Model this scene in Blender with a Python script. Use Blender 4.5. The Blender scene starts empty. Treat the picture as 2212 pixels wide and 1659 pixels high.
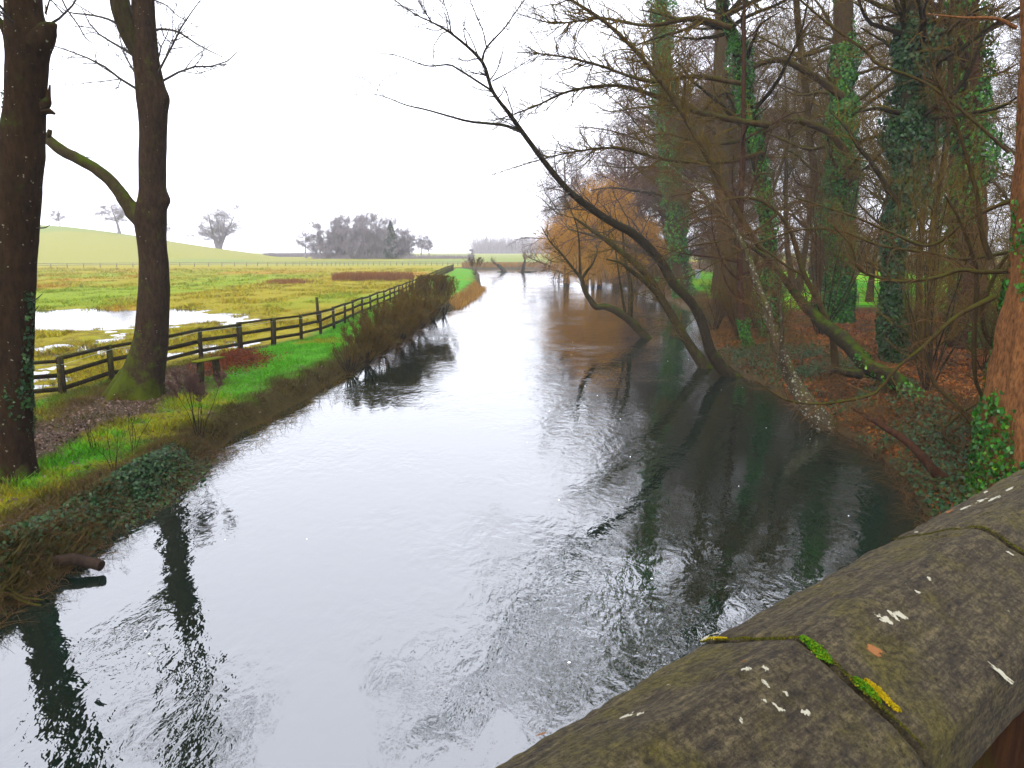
import bpy, math
import numpy as np
S = bpy.context.scene
COL = S.collection
# ------------------------------------------------------------------ camera, light, sky
F, CX, CY, H = 1640.0, 1106.0, 829.5, 4.5          # focal length and centre in units of a 2212 px wide frame
PITCH = math.atan((CY - 545) / F)
cam = bpy.data.cameras.new('camera'); camo = bpy.data.objects.new('camera', cam); COL.objects.link(camo)
camo.location = (0, 0, H); camo.rotation_euler = (math.pi / 2 - PITCH, 0, 0)
cam.sensor_width = 36; cam.lens = 36 * F / 2212; cam.clip_start = 0.05; cam.clip_end = 6000
S.camera = camo
SUN_EL, SUN_ROT = 48, 200
w = bpy.data.worlds.new('World'); S.world = w; w.use_nodes = True
nt = w.node_tree; bg = nt.nodes['Background']
sky = nt.nodes.new('ShaderNodeTexSky'); sky.sky_type = 'NISHITA'; sky.sun_disc = False
sky.sun_elevation = math.radians(SUN_EL); sky.sun_rotation = math.radians(SUN_ROT)
sky.air_density = 1.0; sky.dust_density = 6.0; sky.ozone_density = 1.0
hs = nt.nodes.new('ShaderNodeHueSaturation'); hs.inputs['Saturation'].default_value = 0.22
ov = nt.nodes.new('ShaderNodeMix'); ov.data_type = 'RGBA'; ov.inputs[0].default_value = .65; ov.inputs[7].default_value = (4.8, 4.95, 5.7, 1)   # even overcast cloud layer
nt.links.new(sky.outputs[0], hs.inputs['Color']); nt.links.new(hs.outputs[0], ov.inputs[6]); nt.links.new(ov.outputs[2], bg.inputs[0])
bg.inputs[1].default_value = 0.15
sl = bpy.data.lights.new('sun', 'SUN'); sl.energy = 0.5; sl.angle = math.radians(25); sl.color = (1, .97, .93)
so = bpy.data.objects.new('sun', sl); COL.objects.link(so)
_a, _e = math.radians(SUN_ROT), math.radians(SUN_EL)
so.rotation_euler = (math.pi / 2 - _e, 0, math.pi - _a)
S.view_settings.view_transform = 'Standard'; S.view_settings.look = 'None'
S.view_settings.exposure = 2.0; S.view_settings.gamma = 1.0
S.render.engine = 'CYCLES'
try:
    S.cycles.volume_bounces = 1; S.cycles.max_bounces = 8; S.cycles.diffuse_bounces = 3
except Exception: pass

# ------------------------------------------------------------------ helpers
R = np.random.default_rng
def smooth(a, b, x):
    t = np.clip((np.asarray(x, float) - a) / (b - a), 0, 1); return t * t * (3 - 2 * t)
def _h(ix, iy, iz):
    n = (ix.astype(np.int64) * 374761393 + iy.astype(np.int64) * 668265263 + iz.astype(np.int64) * 2147483647 * 3 + 12345) & 0xffffffff
    n = ((n ^ (n >> 13)) * 1274126177) & 0xffffffff
    n = ((n ^ (n >> 16)) * 2246822519) & 0xffffffff
    return ((n ^ (n >> 15)) & 0xffff) / 65535.0 * 2 - 1
def noise(x, y, z=0.0):
    x, y, z = np.broadcast_arrays(np.asarray(x, float), np.asarray(y, float), np.asarray(z, float))
    ix, iy, iz = np.floor(x), np.floor(y), np.floor(z); fx, fy, fz = x - ix, y - iy, z - iz
    fx, fy, fz = [f * f * (3 - 2 * f) for f in (fx, fy, fz)]
    r = 0
    for a in (0, 1):
        for b in (0, 1):
            for c in (0, 1):
                r = r + _h(ix + a, iy + b, iz + c) * (fx if a else 1 - fx) * (fy if b else 1 - fy) * (fz if c else 1 - fz)
    return r
def fbm(x, y, z=0.0, o=4):
    r, a, s = 0, .5, 1.0
    for i in range(o):
        r = r + a * noise(np.asarray(x) * s + i * 17.3, np.asarray(y) * s - i * 9.1, np.asarray(z) * s + i * 3.7); a *= .5; s *= 2.03
    return r
def at(px, py, Y):
    a = (px - CX) / F; b = (CY - py) / F
    d = np.array([a, math.cos(PITCH) + b * math.sin(PITCH), -math.sin(PITCH) + b * math.cos(PITCH)])
    return np.array([0, 0, H]) + d * (Y / d[1])
def on(px, py, z):
    a = (px - CX) / F; b = (CY - py) / F
    d = np.array([a, math.cos(PITCH) + b * math.sin(PITCH), -math.sin(PITCH) + b * math.cos(PITCH)])
    return np.array([0, 0, H]) + d * ((z - H) / d[2])
def norm(v): return v / np.maximum(np.linalg.norm(v, axis=-1, keepdims=True), 1e-9)

def mesh(name, verts, quads=None, tris=None, cols=None, smooth_=True, polys=None):
    me = bpy.data.meshes.new(name)
    verts = np.asarray(verts, np.float32).reshape(-1, 3)
    ls, li, n = [], [], 0
    if quads is not None and len(quads):
        q = np.asarray(quads, np.int32).reshape(-1, 4); li.append(q.ravel()); ls.append(n + np.arange(len(q)) * 4); n += q.size
    if tris is not None and len(tris):
        q = np.asarray(tris, np.int32).reshape(-1, 3); li.append(q.ravel()); ls.append(n + np.arange(len(q)) * 3); n += q.size
    li = np.concatenate(li).astype(np.int32); ls = np.concatenate(ls).astype(np.int32)
    me.vertices.add(len(verts)); me.vertices.foreach_set('co', verts.ravel())
    me.loops.add(len(li)); me.loops.foreach_set('vertex_index', li)
    me.polygons.add(len(ls)); me.polygons.foreach_set('loop_start', ls)
    me.update(calc_edges=True); me.validate()
    if smooth_: me.polygons.foreach_set('use_smooth', np.ones(len(me.polygons), bool))
    if cols is not None:
        ca = me.color_attributes.new('Col', 'FLOAT_COLOR', 'POINT')
        c = np.ones((len(verts), 4), np.float32); c[:, :3] = cols; ca.data.foreach_set('color', c.ravel())
    return me
def add(name, me, mat=None, parent=None, loc=None, **props):
    o = bpy.data.objects.new(name, me); COL.objects.link(o)
    if mat is not None and not me.materials: me.materials.append(mat)
    if parent is not None: o.parent = parent
    if loc is not None: o.location = loc
    for k, v in props.items():
        if v: o[k] = v
    return o
def thing(name, label, category, loc=(0, 0, 0), rz=0, group=None):
    o = bpy.data.objects.new(name, None); COL.objects.link(o); o.location = [float(a) for a in loc]; o.rotation_euler = (0, 0, rz)
    o.empty_display_size = .2; o['label'] = label; o['category'] = category
    if group: o['group'] = group
    return o
def copy_tree(o, parent=None):
    c = o.copy(); COL.objects.link(c)
    if parent is not None: c.parent = parent
    for ch in list(o.children): copy_tree(ch, c)
    return c

class Acc:
    def __init__(s): s.v, s.q, s.t, s.n = [], [], [], 0
    def add(s, v, q=None, t=None):
        v = np.asarray(v, float).reshape(-1, 3)
        if q is not None and len(q): s.q.append(np.asarray(q).reshape(-1, 4) + s.n)
        if t is not None and len(t): s.t.append(np.asarray(t).reshape(-1, 3) + s.n)
        s.v.append(v); s.n += len(v); return s
    def build(s, name, off=(0, 0, 0), sm=True):
        return mesh(name, np.concatenate(s.v) - np.asarray(off), np.concatenate(s.q) if s.q else None, np.concatenate(s.t) if s.t else None, smooth_=sm)
    def box(s, c, size, ax=None, taper=1.0, jit=0, rng=None):
        """box centred at c; ax = 3x3 rows of axes"""
        ax = np.eye(3) if ax is None else np.asarray(ax)
        k = np.array([[i, j, l] for l in (-1, 1) for j in (-1, 1) for i in (-1, 1)], float) * .5
        k[4:, :2] *= taper
        p = k * np.asarray(size)
        if jit: p = p + rng.normal(0, jit, p.shape)
        v = np.asarray(c) + p @ ax
        return s.add(v, [[0, 2, 3, 1], [4, 5, 7, 6], [0, 1, 5, 4], [2, 6, 7, 3], [0, 4, 6, 2], [1, 3, 7, 5]])

def tubes(acc, P, Rr, sides=4, rough=0.0, rfreq=2.0, seed=0, bumps=(), zf=.6, lobes=0.0):
    """P (N,K,3), R (N,K)"""
    P = np.asarray(P, float); Rr = np.asarray(Rr, float)
    if P.ndim == 2: P = P[None]; Rr = Rr[None]
    N, K, _ = P.shape
    if N == 0: return
    T = np.empty_like(P); T[:, 1:-1] = P[:, 2:] - P[:, :-2]; T[:, 0] = P[:, 1] - P[:, 0]; T[:, -1] = P[:, -1] - P[:, -2]
    T = norm(T); m = norm(P[:, -1] - P[:, 0])
    ref = np.eye(3)[np.argmin(np.abs(m), axis=1)][:, None, :]
    U = norm(np.cross(T, ref)); V = np.cross(T, U)
    a = np.arange(sides) / sides * 2 * math.pi
    D = U[:, :, None, :] * np.cos(a)[None, None, :, None] + V[:, :, None, :] * np.sin(a)[None, None, :, None]
    r = Rr[:, :, None, None] * np.ones((1, 1, sides, 1))
    if rough:
        Q = P[:, :, None, :] + D * r
        r = r * (1 + rough * fbm(Q[..., 0] * rfreq + seed, Q[..., 1] * rfreq, Q[..., 2] * rfreq * zf, 3)[..., None])
    if lobes:
        cl = np.concatenate([np.zeros((N, 1)), np.cumsum(np.linalg.norm(np.diff(P, axis=1), axis=2), 1)], 1)[:, :, None]
        w = np.exp(-cl / .55); r = r * (1 + lobes * w * (np.sin(a * 4 + 1 + seed) * .6 + np.sin(a * 7 + seed * 2) * .4)[None, None, :])[..., None]
    X = P[:, :, None, :] + D * r
    for (bp, br, ba) in bumps:
        d2 = ((X - np.asarray(bp)) ** 2).sum(-1, keepdims=True)
        X = X + D * ba * np.exp(-d2 / (br * br))
    idx = np.arange(N * K * sides).reshape(N, K, sides)
    b = idx[:, :-1]; c = idx[:, 1:]
    q = np.stack([b, np.roll(b, -1, 2), np.roll(c, -1, 2), c], -1).reshape(-1, 4)
    acc.add(X.reshape(-1, 3), q)
    if N == 1:      # cap the end
        e = np.concatenate([X[0, -1], P[0, -1:]]); n = sides
        acc.add(e, None, [[i, (i + 1) % n, n] for i in range(n)])

def curve(pts, K):
    pts = np.asarray(pts, float); n = len(pts)
    e = np.vstack([2 * pts[0] - pts[1], pts, 2 * pts[-1] - pts[-2]])
    u = np.linspace(0, n - 1, K); i = np.minimum(u.astype(int), n - 2); f = (u - i)[:, None]
    p0, p1, p2, p3 = e[i], e[i + 1], e[i + 2], e[i + 3]
    return .5 * (2 * p1 + (p2 - p0) * f + (2 * p0 - 5 * p1 + 4 * p2 - p3) * f ** 2 + (3 * p1 - p0 - 3 * p2 + p3) * f ** 3)

def grow(rng, start, d, L, K, wander=.25, up=0.0, r0=None, tip=.25):
    N = len(start); P = np.empty((N, K, 3)); P[:, 0] = start; d = norm(d); st = (L / (K - 1))[:, None]
    up = np.broadcast_to(np.asarray(up, float), (N,))
    for k in range(1, K):
        d = norm(d + rng.normal(0, wander, (N, 3)) + np.array([0, 0, 1.0]) * up[:, None])
        P[:, k] = P[:, k - 1] + d * st
    r = r0[:, None] * (1 - (1 - tip) * np.linspace(0, 1, K)[None, :])
    return P, r
def spawn(rng, P, Rr, n, t0=.2, t1=1.0, ang=(30, 65), lean=None):
    """n children over all branches, weighted by length; returns start, dir, parent radius, t"""
    N, K, _ = P.shape
    Ls = np.linalg.norm(np.diff(P, axis=1), axis=2).sum(1); i = rng.choice(N, n, p=Ls / Ls.sum())
    t = t0 + (t1 - t0) * rng.random(n) ** .85; u = t * (K - 1); k = np.minimum(u.astype(int), K - 2); f = (u - k)[:, None]
    s = P[i, k] * (1 - f) + P[i, k + 1] * f; T = norm(P[i, k + 1] - P[i, k])
    rr = Rr[i, k] * (1 - f[:, 0]) + Rr[i, k + 1] * f[:, 0]
    rd = norm(np.cross(T, rng.normal(size=(n, 3)))); a = np.radians(rng.uniform(*ang, n))[:, None]
    d = T * np.cos(a) + rd * np.sin(a)
    if lean is not None: d = norm(d + np.asarray(lean))
    return s, d, rr, t, Ls[i]

def twigs(rng, P, Rr, ns, Ls, up=.04, wander=.28, t0=.15, rmin=.004, ang=(25, 65), lean=None, K=5, sides=(4, 3, 3)):
    """successive generations of branches on P; returns list of (P,R,sides)"""
    out = []
    for g, (n, L) in enumerate(zip(ns, Ls)):
        s, d, rr, t, pl = spawn(rng, P, Rr, n, t0, 1.0, ang, lean)
        ln = L * rng.uniform(.45, 1.15, n) * (1.1 - .5 * t)
        P, Rr = grow(rng, s, d, ln, K + 2 if g == 0 else max(4, K - g), wander * (.6 if g == 0 else 1), up, np.clip(rr * .6, rmin, np.maximum(rmin, .013 * L)), .3)
        out.append((P, Rr, sides[min(g, len(sides) - 1)]))
    return out

def bare_tree_meshes(name, seed, h=16, r=.28, n1=16, n2=110, n3=900, n4=3200, spread=.45, up=.06, lean=0.0, t0=.22, l1=.42, droop=0, rmin=.006, wander=.25, fork=1):
    rng = R(seed)
    K = 10; trunks = []
    for f in range(fork):
        a = 2 * math.pi * f / fork + rng.random(); sp = (.0 if fork == 1 else .35)
        d0 = np.array([[math.cos(a) * sp + lean, math.sin(a) * sp, 1.0]])
        trunks.append(grow(rng, np.array([[math.cos(a) * sp * r, math.sin(a) * sp * r, -.3]]), d0, np.array([h * .92 * (1 if f == 0 else .88)]), K, .05, .06, np.array([r * (1 if fork == 1 else .7)]), .12))
    P = np.concatenate([t[0] for t in trunks]); Rr = np.concatenate([t[1] for t in trunks]); Rr[:, 0] *= 1.5; Rr[:, 1] *= 1.08
    ta = Acc()
    for i in range(fork): tubes(ta, P[i], Rr[i], 10, .18, 3, seed)
    ca = Acc()
    s, d, rr, t, pl = spawn(rng, P, Rr, n1, t0, .98, (35, 75))
    ln = h * l1 * rng.uniform(.7, 1.15, n1) * (1.15 - .75 * t)
    P1, R1 = grow(rng, s, d, ln, 7, .16, up, rr * .5, .25); tubes(ta, P1, R1, 6)
    for g, (n, L, sd) in enumerate(((n2, h * .16, 4), (n3, h * .075, 3), (n4, h * .045, 3))):
        s, d, rr, t, pl = spawn(rng, P1, R1, n, .12, 1, (25, 60))
        ln = L * rng.uniform(.5, 1.2, n) * (1.1 - .4 * t)
        P1, R1 = grow(rng, s, d, ln, (6, 5, 4)[g], wander, up - droop * (g > 0) , np.maximum(rr * .6, rmin * (1.6, 1.2, 1)[g]), .35)
        tubes(ca, P1, R1, sd)
    return ta.build('trunk'), ca.build('crown', sm=False)

def leaves(acc, C, Nrm, size, rng, tilt=.5, aspect=.85, down=.3):
    n = len(C); Nn = norm(Nrm + rng.normal(0, tilt, (n, 3)))
    a = norm(np.cross(Nn, rng.normal(size=(n, 3))) + np.array([0, 0, -down])); b = norm(np.cross(Nn, a)); s = np.broadcast_to(size, (n,))[:, None]
    v = np.stack([C - a * s * .5, C + b * s * .45 * aspect - a * s * .08 + Nn * s * .12, C + a * s * .6, C - b * s * .45 * aspect - a * s * .08 + Nn * s * .12], 1)
    acc.add(v.reshape(-1, 3), np.arange(4 * n).reshape(-1, 4))
def ivy(acc, P, Rr, n, rng, size=.11, thick=.25, t0=0, t1=1, thr=-.25, freq=.9):
    P = np.asarray(P); Rr = np.asarray(Rr); K = len(P)
    u = (t0 + (t1 - t0) * rng.random(int(n * 1.8))) * (K - 1); k = np.minimum(u.astype(int), K - 2); f = (u - k)[:, None]
    c = P[k] * (1 - f) + P[k + 1] * f; T = norm(P[k + 1] - P[k]); r = Rr[k] * (1 - f[:, 0]) + Rr[k + 1] * f[:, 0]
    rd = norm(np.cross(T, rng.normal(size=c.shape)))
    q = c + rd * r[:, None]
    cl = fbm(q[:, 0] * freq, q[:, 1] * freq, q[:, 2] * freq * .7, 3)
    ok = cl > thr + rng.normal(0, .07, len(cl)); c, rd, r, cl = c[ok][:n], rd[ok][:n], r[ok][:n], cl[ok][:n]
    C = c + rd * (r + thick * np.clip(cl - thr, 0, 1) * rng.random(len(r)) ** .6 * 1.5 + .01)[:, None]
    leaves(acc, C, rd, size * rng.uniform(.6, 1.25, len(C)), rng)

# ------------------------------------------------------------------ materials
def sat(c, k=1.4, f=.78):
    c = np.asarray(c, float); l = (c * [.3, .59, .11]).sum(-1, keepdims=True); return np.clip((l + (c - l) * k) * f, .0008, 1)
def mat(name, base, rough=.9, ns=None, spec=.3):
    m = bpy.data.materials.new(name); m.use_nodes = True; b = m.node_tree.nodes['Principled BSDF']
    b.inputs['Base Color'].default_value = (*base, 1); b.inputs['Roughness'].default_value = rough
    b.inputs['Specular IOR Level'].default_value = spec
    return m, m.node_tree, b
def N(nt, t, **kw):
    n = nt.nodes.new(t)
    for k, v in kw.items():
        if k in n.inputs: n.inputs[k].default_value = v
        else: setattr(n, k, v)
    return n
def ramp(nt, src, stops):
    r = nt.nodes.new('ShaderNodeValToRGB'); e = r.color_ramp.elements
    while len(e) < len(stops): e.new(.5)
    for i, (p, c) in enumerate(stops): e[i].position = p; e[i].color = (*c, 1) if len(c) == 3 else c
    nt.links.new(src, r.inputs[0]); return r
def mixc(nt, fac, a, b, mode='MIX'):
    m = nt.nodes.new('ShaderNodeMix'); m.data_type = 'RGBA'; m.blend_type = mode
    for s, v in ((m.inputs[0], fac), (m.inputs[6], a), (m.inputs[7], b)):
        if isinstance(v, (int, float)): s.default_value = v
        elif isinstance(v, tuple): s.default_value = (*v, 1)
        else: nt.links.new(v, s)
    return m.outputs[2]
def leafmat(name, stops, rough=.6, trans=0, spec=.3):
    stops = [(p, tuple(sat(c))) for p, c in stops]; m, nt, b = mat(name, stops[0][1], rough, spec=spec * .4)
    g = N(nt, 'ShaderNodeNewGeometry'); r = ramp(nt, g.outputs['Random Per Island'], stops)
    nt.links.new(r.outputs[0], b.inputs['Base Color']); return m
def barkmat(name, dark, light, moss=None, moss_amt=.5, lichen=0, scale=1.0, mossz=None):
    dark, light = tuple(sat(dark, 1.2)), tuple(sat(light, 1.3)); moss = tuple(sat(moss, 1.15, .75)) if moss else None
    m, nt, b = mat(name, dark, .95, spec=.04); L = nt.links
    tc = N(nt, 'ShaderNodeTexCoord'); mp = N(nt, 'ShaderNodeMapping'); mp.inputs['Scale'].default_value = (1, 1, .35); L.new(tc.outputs['Object'], mp.inputs[0])
    n1 = N(nt, 'ShaderNodeTexNoise', Scale=14 * scale, Detail=8, Roughness=.7); L.new(mp.outputs[0], n1.inputs['Vector'])
    c = ramp(nt, n1.outputs['Fac'], [(.32, dark), (.62, light)]).outputs[0]
    n3 = N(nt, 'ShaderNodeTexNoise', Scale=2.2, Detail=4, Roughness=.6); L.new(tc.outputs['Object'], n3.inputs['Vector'])
    c = mixc(nt, n3.outputs['Fac'], c, mixc(nt, .5, c, tuple(.6 * x for x in dark)))
    if moss:
        geo = N(nt, 'ShaderNodeNewGeometry'); sx = N(nt, 'ShaderNodeSeparateXYZ'); L.new(geo.outputs['Normal'], sx.inputs[0])
        n2 = N(nt, 'ShaderNodeTexNoise', Scale=3.0, Detail=6, Roughness=.7); L.new(tc.outputs['Object'], n2.inputs['Vector'])
        a = N(nt, 'ShaderNodeMath', operation='MULTIPLY_ADD'); L.new(sx.outputs['Z'], a.inputs[0]); a.inputs[1].default_value = .24; L.new(n2.outputs['Fac'], a.inputs[2])
        src = a.outputs[0]
        if mossz:       # thicker towards the foot of the trunk
            sp = N(nt, 'ShaderNodeSeparateXYZ'); L.new(tc.outputs['Object'], sp.inputs[0])
            mr = N(nt, 'ShaderNodeMapRange'); mr.inputs[1].default_value = 0; mr.inputs[2].default_value = mossz; mr.inputs[3].default_value = .2; mr.inputs[4].default_value = 0
            L.new(sp.outputs['Z'], mr.inputs[0]); a2 = N(nt, 'ShaderNodeMath', operation='ADD'); L.new(src, a2.inputs[0]); L.new(mr.outputs[0], a2.inputs[1]); src = a2.outputs[0]
        mk = ramp(nt, src, [(max(0, .72 - moss_amt * .4), (0, 0, 0)), (min(1, .86 - moss_amt * .35), (1, 1, 1))])
        n4 = N(nt, 'ShaderNodeTexNoise', Scale=40, Detail=3); L.new(tc.outputs['Object'], n4.inputs['Vector'])
        mc = mixc(nt, n4.outputs['Fac'], tuple(.45 * x for x in moss), tuple(1.5 * x for x in moss))
        c = mixc(nt, mk.outputs[0], c, mc)
    if lichen:
        v = N(nt, 'ShaderNodeTexVoronoi', Scale=13.0 * scale, Randomness=1.0); nw = N(nt, 'ShaderNodeTexNoise', Scale=20, Detail=3)
        mx = N(nt, 'ShaderNodeVectorMath', operation='MULTIPLY_ADD'); L.new(tc.outputs['Object'], nw.inputs['Vector']); L.new(nw.outputs['Color'], mx.inputs[0]); mx.inputs[1].default_value = (.07, .07, .07); L.new(tc.outputs['Object'], mx.inputs[2]); L.new(mx.outputs[0], v.inputs['Vector'])
        sz = N(nt, 'ShaderNodeSeparateColor'); L.new(v.outputs['Color'], sz.inputs[0])
        th = N(nt, 'ShaderNodeMath', operation='MULTIPLY_ADD'); L.new(sz.outputs[0], th.inputs[0]); th.inputs[1].default_value = .5; th.inputs[2].default_value = -.5 + .62 * lichen
        lt = N(nt, 'ShaderNodeMath', operation='LESS_THAN'); L.new(v.outputs['Distance'], lt.inputs[0]); L.new(th.outputs[0], lt.inputs[1])
        c = mixc(nt, lt.outputs[0], c, (.13, .125, .095))
    L.new(c, b.inputs['Base Color'])
    bp = N(nt, 'ShaderNodeBump', Strength=.9, Distance=.03 / scale); L.new(n1.outputs['Fac'], bp.inputs['Height']); L.new(bp.outputs[0], b.inputs['Normal'])
    return m
M = {}
M['bark_left'] = barkmat('dark_mossy_bark', (.0075, .0045, .003), (.036, .024, .015), (.035, .045, .005), .33, .27, mossz=2.2)
M['bark_edge'] = barkmat('dark_bark', (0.0064, 0.004, 0.0024), (0.0288, 0.0176, 0.0096), (0.02, 0.032, 0.0048), .3, .38)
M['bark_moss'] = barkmat('moss_covered_bark', (0.012, 0.0088, 0.0048), (0.04, 0.032, 0.016), (0.032, 0.044, 0.0032), .32, 0)
M['bark_lean'] = barkmat('leaning_trunk_bark', (0.005712, 0.004488, 0.002856), (0.02856, 0.02244, 0.01306), (0.02856, 0.04488, 0.004896), .26, .2)
M['bark_birch'] = barkmat('spotted_bark', (0.02, 0.015, 0.01), (0.065, 0.055, 0.035), (0.04, 0.05, 0.01), .3, .74, 1.1)
M['bark_wood'] = barkmat('woodland_bark', (0.01701, 0.01157, 0.006126), (0.05443, 0.03742, 0.01871), (0.03402, 0.03742, 0.006804), .45, 0)
M['bark_brown'] = barkmat('reddish_brown_bark', (0.01764, 0.00882, 0.00588), (0.04998, 0.02646, 0.01764), None)
M['bark_red'] = barkmat('orange_flaky_bark', (.035, .014, .007), (.20, .105, .055), None, scale=1.6)
M['twig_dark'] = mat('dark_twigs', (.022, .018, .013))[0]
M['twig_olive'] = leafmat('olive_twigs', [(0, (0.05569, 0.04343, 0.01114)), (.5, (0.08354, 0.05569, 0.01949)), (1, (0.03899, 0.03063, 0.01392))], .9)
M['twig_brown'] = leafmat('brown_twigs', [(0, (0.05125, 0.02989, 0.01494)), (.5, (0.06833, 0.04271, 0.02135)), (1, (0.03417, 0.02135, 0.01282))], .9)
M['twig_purple'] = leafmat('purplish_twigs', [(0, (0.06354, 0.03939, 0.03496)), (.6, (0.0953, 0.05719, 0.04765)), (1, (0.04447, 0.03177, 0.02224))], .9)
M['twig_bush'] = leafmat('bush_twigs', [(0, (0.03787, 0.03156, 0.007573)), (.5, (0.06942, 0.03471, 0.01262)), (1, (0.06311, 0.06311, 0.01262))], .9)
M['willow'] = leafmat('orange_willow_shoots', [(0, (.34, .18, .035)), (.6, (.43, .235, .045)), (1, (.25, .15, .035))], .8)
M['twig_pale'] = mat('mist_paled_twigs', (.14, .12, .135))[0]  # distant trees: base colour lightened, part of the mist is painted in
M['ivy'] = leafmat('ivy_leaves', [(0, (0.0108, 0.0405, 0.009)), (.5, (0.0225, 0.0765, 0.0162)), (.85, (0.045, 0.126, 0.027)), (1, (0.108, 0.18, 0.027))], .45, spec=.5)
M['ivy_dark'] = leafmat('dark_ivy_leaves', [(0, (0.00414, 0.01518, 0.00483)), (.6, (0.00966, 0.03105, 0.00897)), (1, (0.02415, 0.05175, 0.0138))], .5, spec=.5)
M['litter'] = leafmat('fallen_leaves', [(0, (0.06435, 0.02503, 0.01287)), (.4, (0.143, 0.05363, 0.02503)), (.75, (0.2002, 0.09295, 0.0429)), (1, (0.1001, 0.0715, 0.03575))], .85)
M['path_leaf'] = leafmat('wet_path_leaves', [(0, (.03, .018, .015)), (.5, (.075, .05, .042)), (.9, (.13, .09, .08)), (1, (.22, .17, .15))], .5)
M['bracken'] = leafmat('dead_bracken', [(0, (0.0425, 0.01063, 0.0051)), (.6, (0.0935, 0.0255, 0.01063)), (1, (0.1275, 0.051, 0.02125))], .9)
M['reed'] = leafmat('dry_reeds', [(0, (.13, .07, .03)), (.5, (.20, .12, .05)), (1, (.28, .19, .09))], .9)
M['fieldreed'] = leafmat('field_reeds', [(0, (0.096, 0.042, 0.021)), (.6, (0.144, 0.066, 0.03)), (1, (0.18, 0.102, 0.042))], .9)
M['fence'] = barkmat('weathered_fence_timber', (0.0099, 0.0081, 0.0045), (0.03825, 0.02925, 0.01575), (0.0405, 0.045, 0.009), .32, 0, 1.5)
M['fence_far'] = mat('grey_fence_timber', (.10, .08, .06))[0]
M['evergreen'] = leafmat('evergreen_foliage', [(0, (0.01, 0.0175, 0.01)), (1, (0.02, 0.03, 0.0175))], .8)
M['iron'] = mat('rusty_iron', (.06, .035, .025), .7)[0]
M['yellow'] = mat('yellow_painted_timber', (.55, .33, .03), .6)[0]
M['grey'] = mat('grey_plastic', (.25, .32, .36), .5)[0]

def vcolmat(name, nscale, amt, rough=.95, bump=0, bs=6, island=0):
    m, nt, b = mat(name, (.1, .1, .05), rough, spec=.1); L = nt.links
    a = N(nt, 'ShaderNodeAttribute', attribute_name='Col'); g = N(nt, 'ShaderNodeNewGeometry')
    c = a.outputs['Color']
    if amt:
        n = N(nt, 'ShaderNodeTexNoise', Scale=nscale, Detail=8, Roughness=.75); L.new(g.outputs['Position'], n.inputs['Vector'])
        r = ramp(nt, n.outputs['Fac'], [(.28, (1 - amt,) * 3), (.72, (1 + amt,) * 3)]); c = mixc(nt, 1.0, c, r.outputs[0], 'MULTIPLY')
        if bump:
            n2 = N(nt, 'ShaderNodeTexNoise', Scale=bs, Detail=8, Roughness=.75); L.new(g.outputs['Position'], n2.inputs['Vector'])
            bp = N(nt, 'ShaderNodeBump', Strength=1, Distance=bump); L.new(n2.outputs['Fac'], bp.inputs['Height']); L.new(bp.outputs[0], b.inputs['Normal'])
    L.new(c, b.inputs['Base Color']); return m
M['ground'] = vcolmat('ground_earth_and_turf', 5.0, .55, bump=.10, bs=9)
M['blade'] = vcolmat('grass_blades', 1, 0, .8)

def watermat(name, base, ior, rough, scale, dist, patch=True):
    m, nt, b = mat(name, base, rough, spec=.5); L = nt.links; b.inputs['IOR'].default_value = ior
    g = N(nt, 'ShaderNodeNewGeometry'); mp = N(nt, 'ShaderNodeMapping'); mp.inputs['Scale'].default_value = (1, .62, 1); mp.inputs['Rotation'].default_value = (0, 0, .35); L.new(g.outputs['Position'], mp.inputs[0])
    dn = N(nt, 'ShaderNodeTexNoise', Scale=1.1, Detail=2); L.new(mp.outputs[0], dn.inputs['Vector'])
    ad = N(nt, 'ShaderNodeVectorMath', operation='MULTIPLY_ADD'); L.new(dn.outputs['Color'], ad.inputs[0]); ad.inputs[1].default_value = (.5, .5, 0); L.new(mp.outputs[0], ad.inputs[2])
    n1 = N(nt, 'ShaderNodeTexNoise', Scale=scale, Detail=3, Roughness=.5); L.new(ad.outputs[0], n1.inputs['Vector'])
    n2 = N(nt, 'ShaderNodeTexNoise', Scale=scale * .22, Detail=2, Roughness=.5); L.new(ad.outputs[0], n2.inputs['Vector'])
    s = N(nt, 'ShaderNodeMath', operation='MULTIPLY_ADD'); L.new(n2.outputs['Fac'], s.inputs[0]); s.inputs[1].default_value = 1.6; L.new(n1.outputs['Fac'], s.inputs[2])
    bp = N(nt, 'ShaderNodeBump', Strength=1.0); L.new(s.outputs[0], bp.inputs['Height'])
    if patch:
        n3 = N(nt, 'ShaderNodeTexNoise', Scale=.16, Detail=3, Roughness=.6); L.new(g.outputs['Position'], n3.inputs['Vector'])
        r = N(nt, 'ShaderNodeMapRange'); r.inputs[1].default_value = .45; r.inputs[2].default_value = .66; r.inputs[3].default_value = dist * .16; r.inputs[4].default_value = dist
        L.new(n3.outputs['Fac'], r.inputs[0]); L.new(r.outputs[0], bp.inputs['Distance'])
    else: bp.inputs['Distance'].default_value = dist
    L.new(bp.outputs[0], b.inputs['Normal']); return m
M['water'] = watermat('river_water', (.002, .006, .004), 2.8, .02, 6.0, .023)
M['flood'] = watermat('flood_water', (.02, .022, .018), 1.5, .04, 5.0, .003, False)

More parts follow.
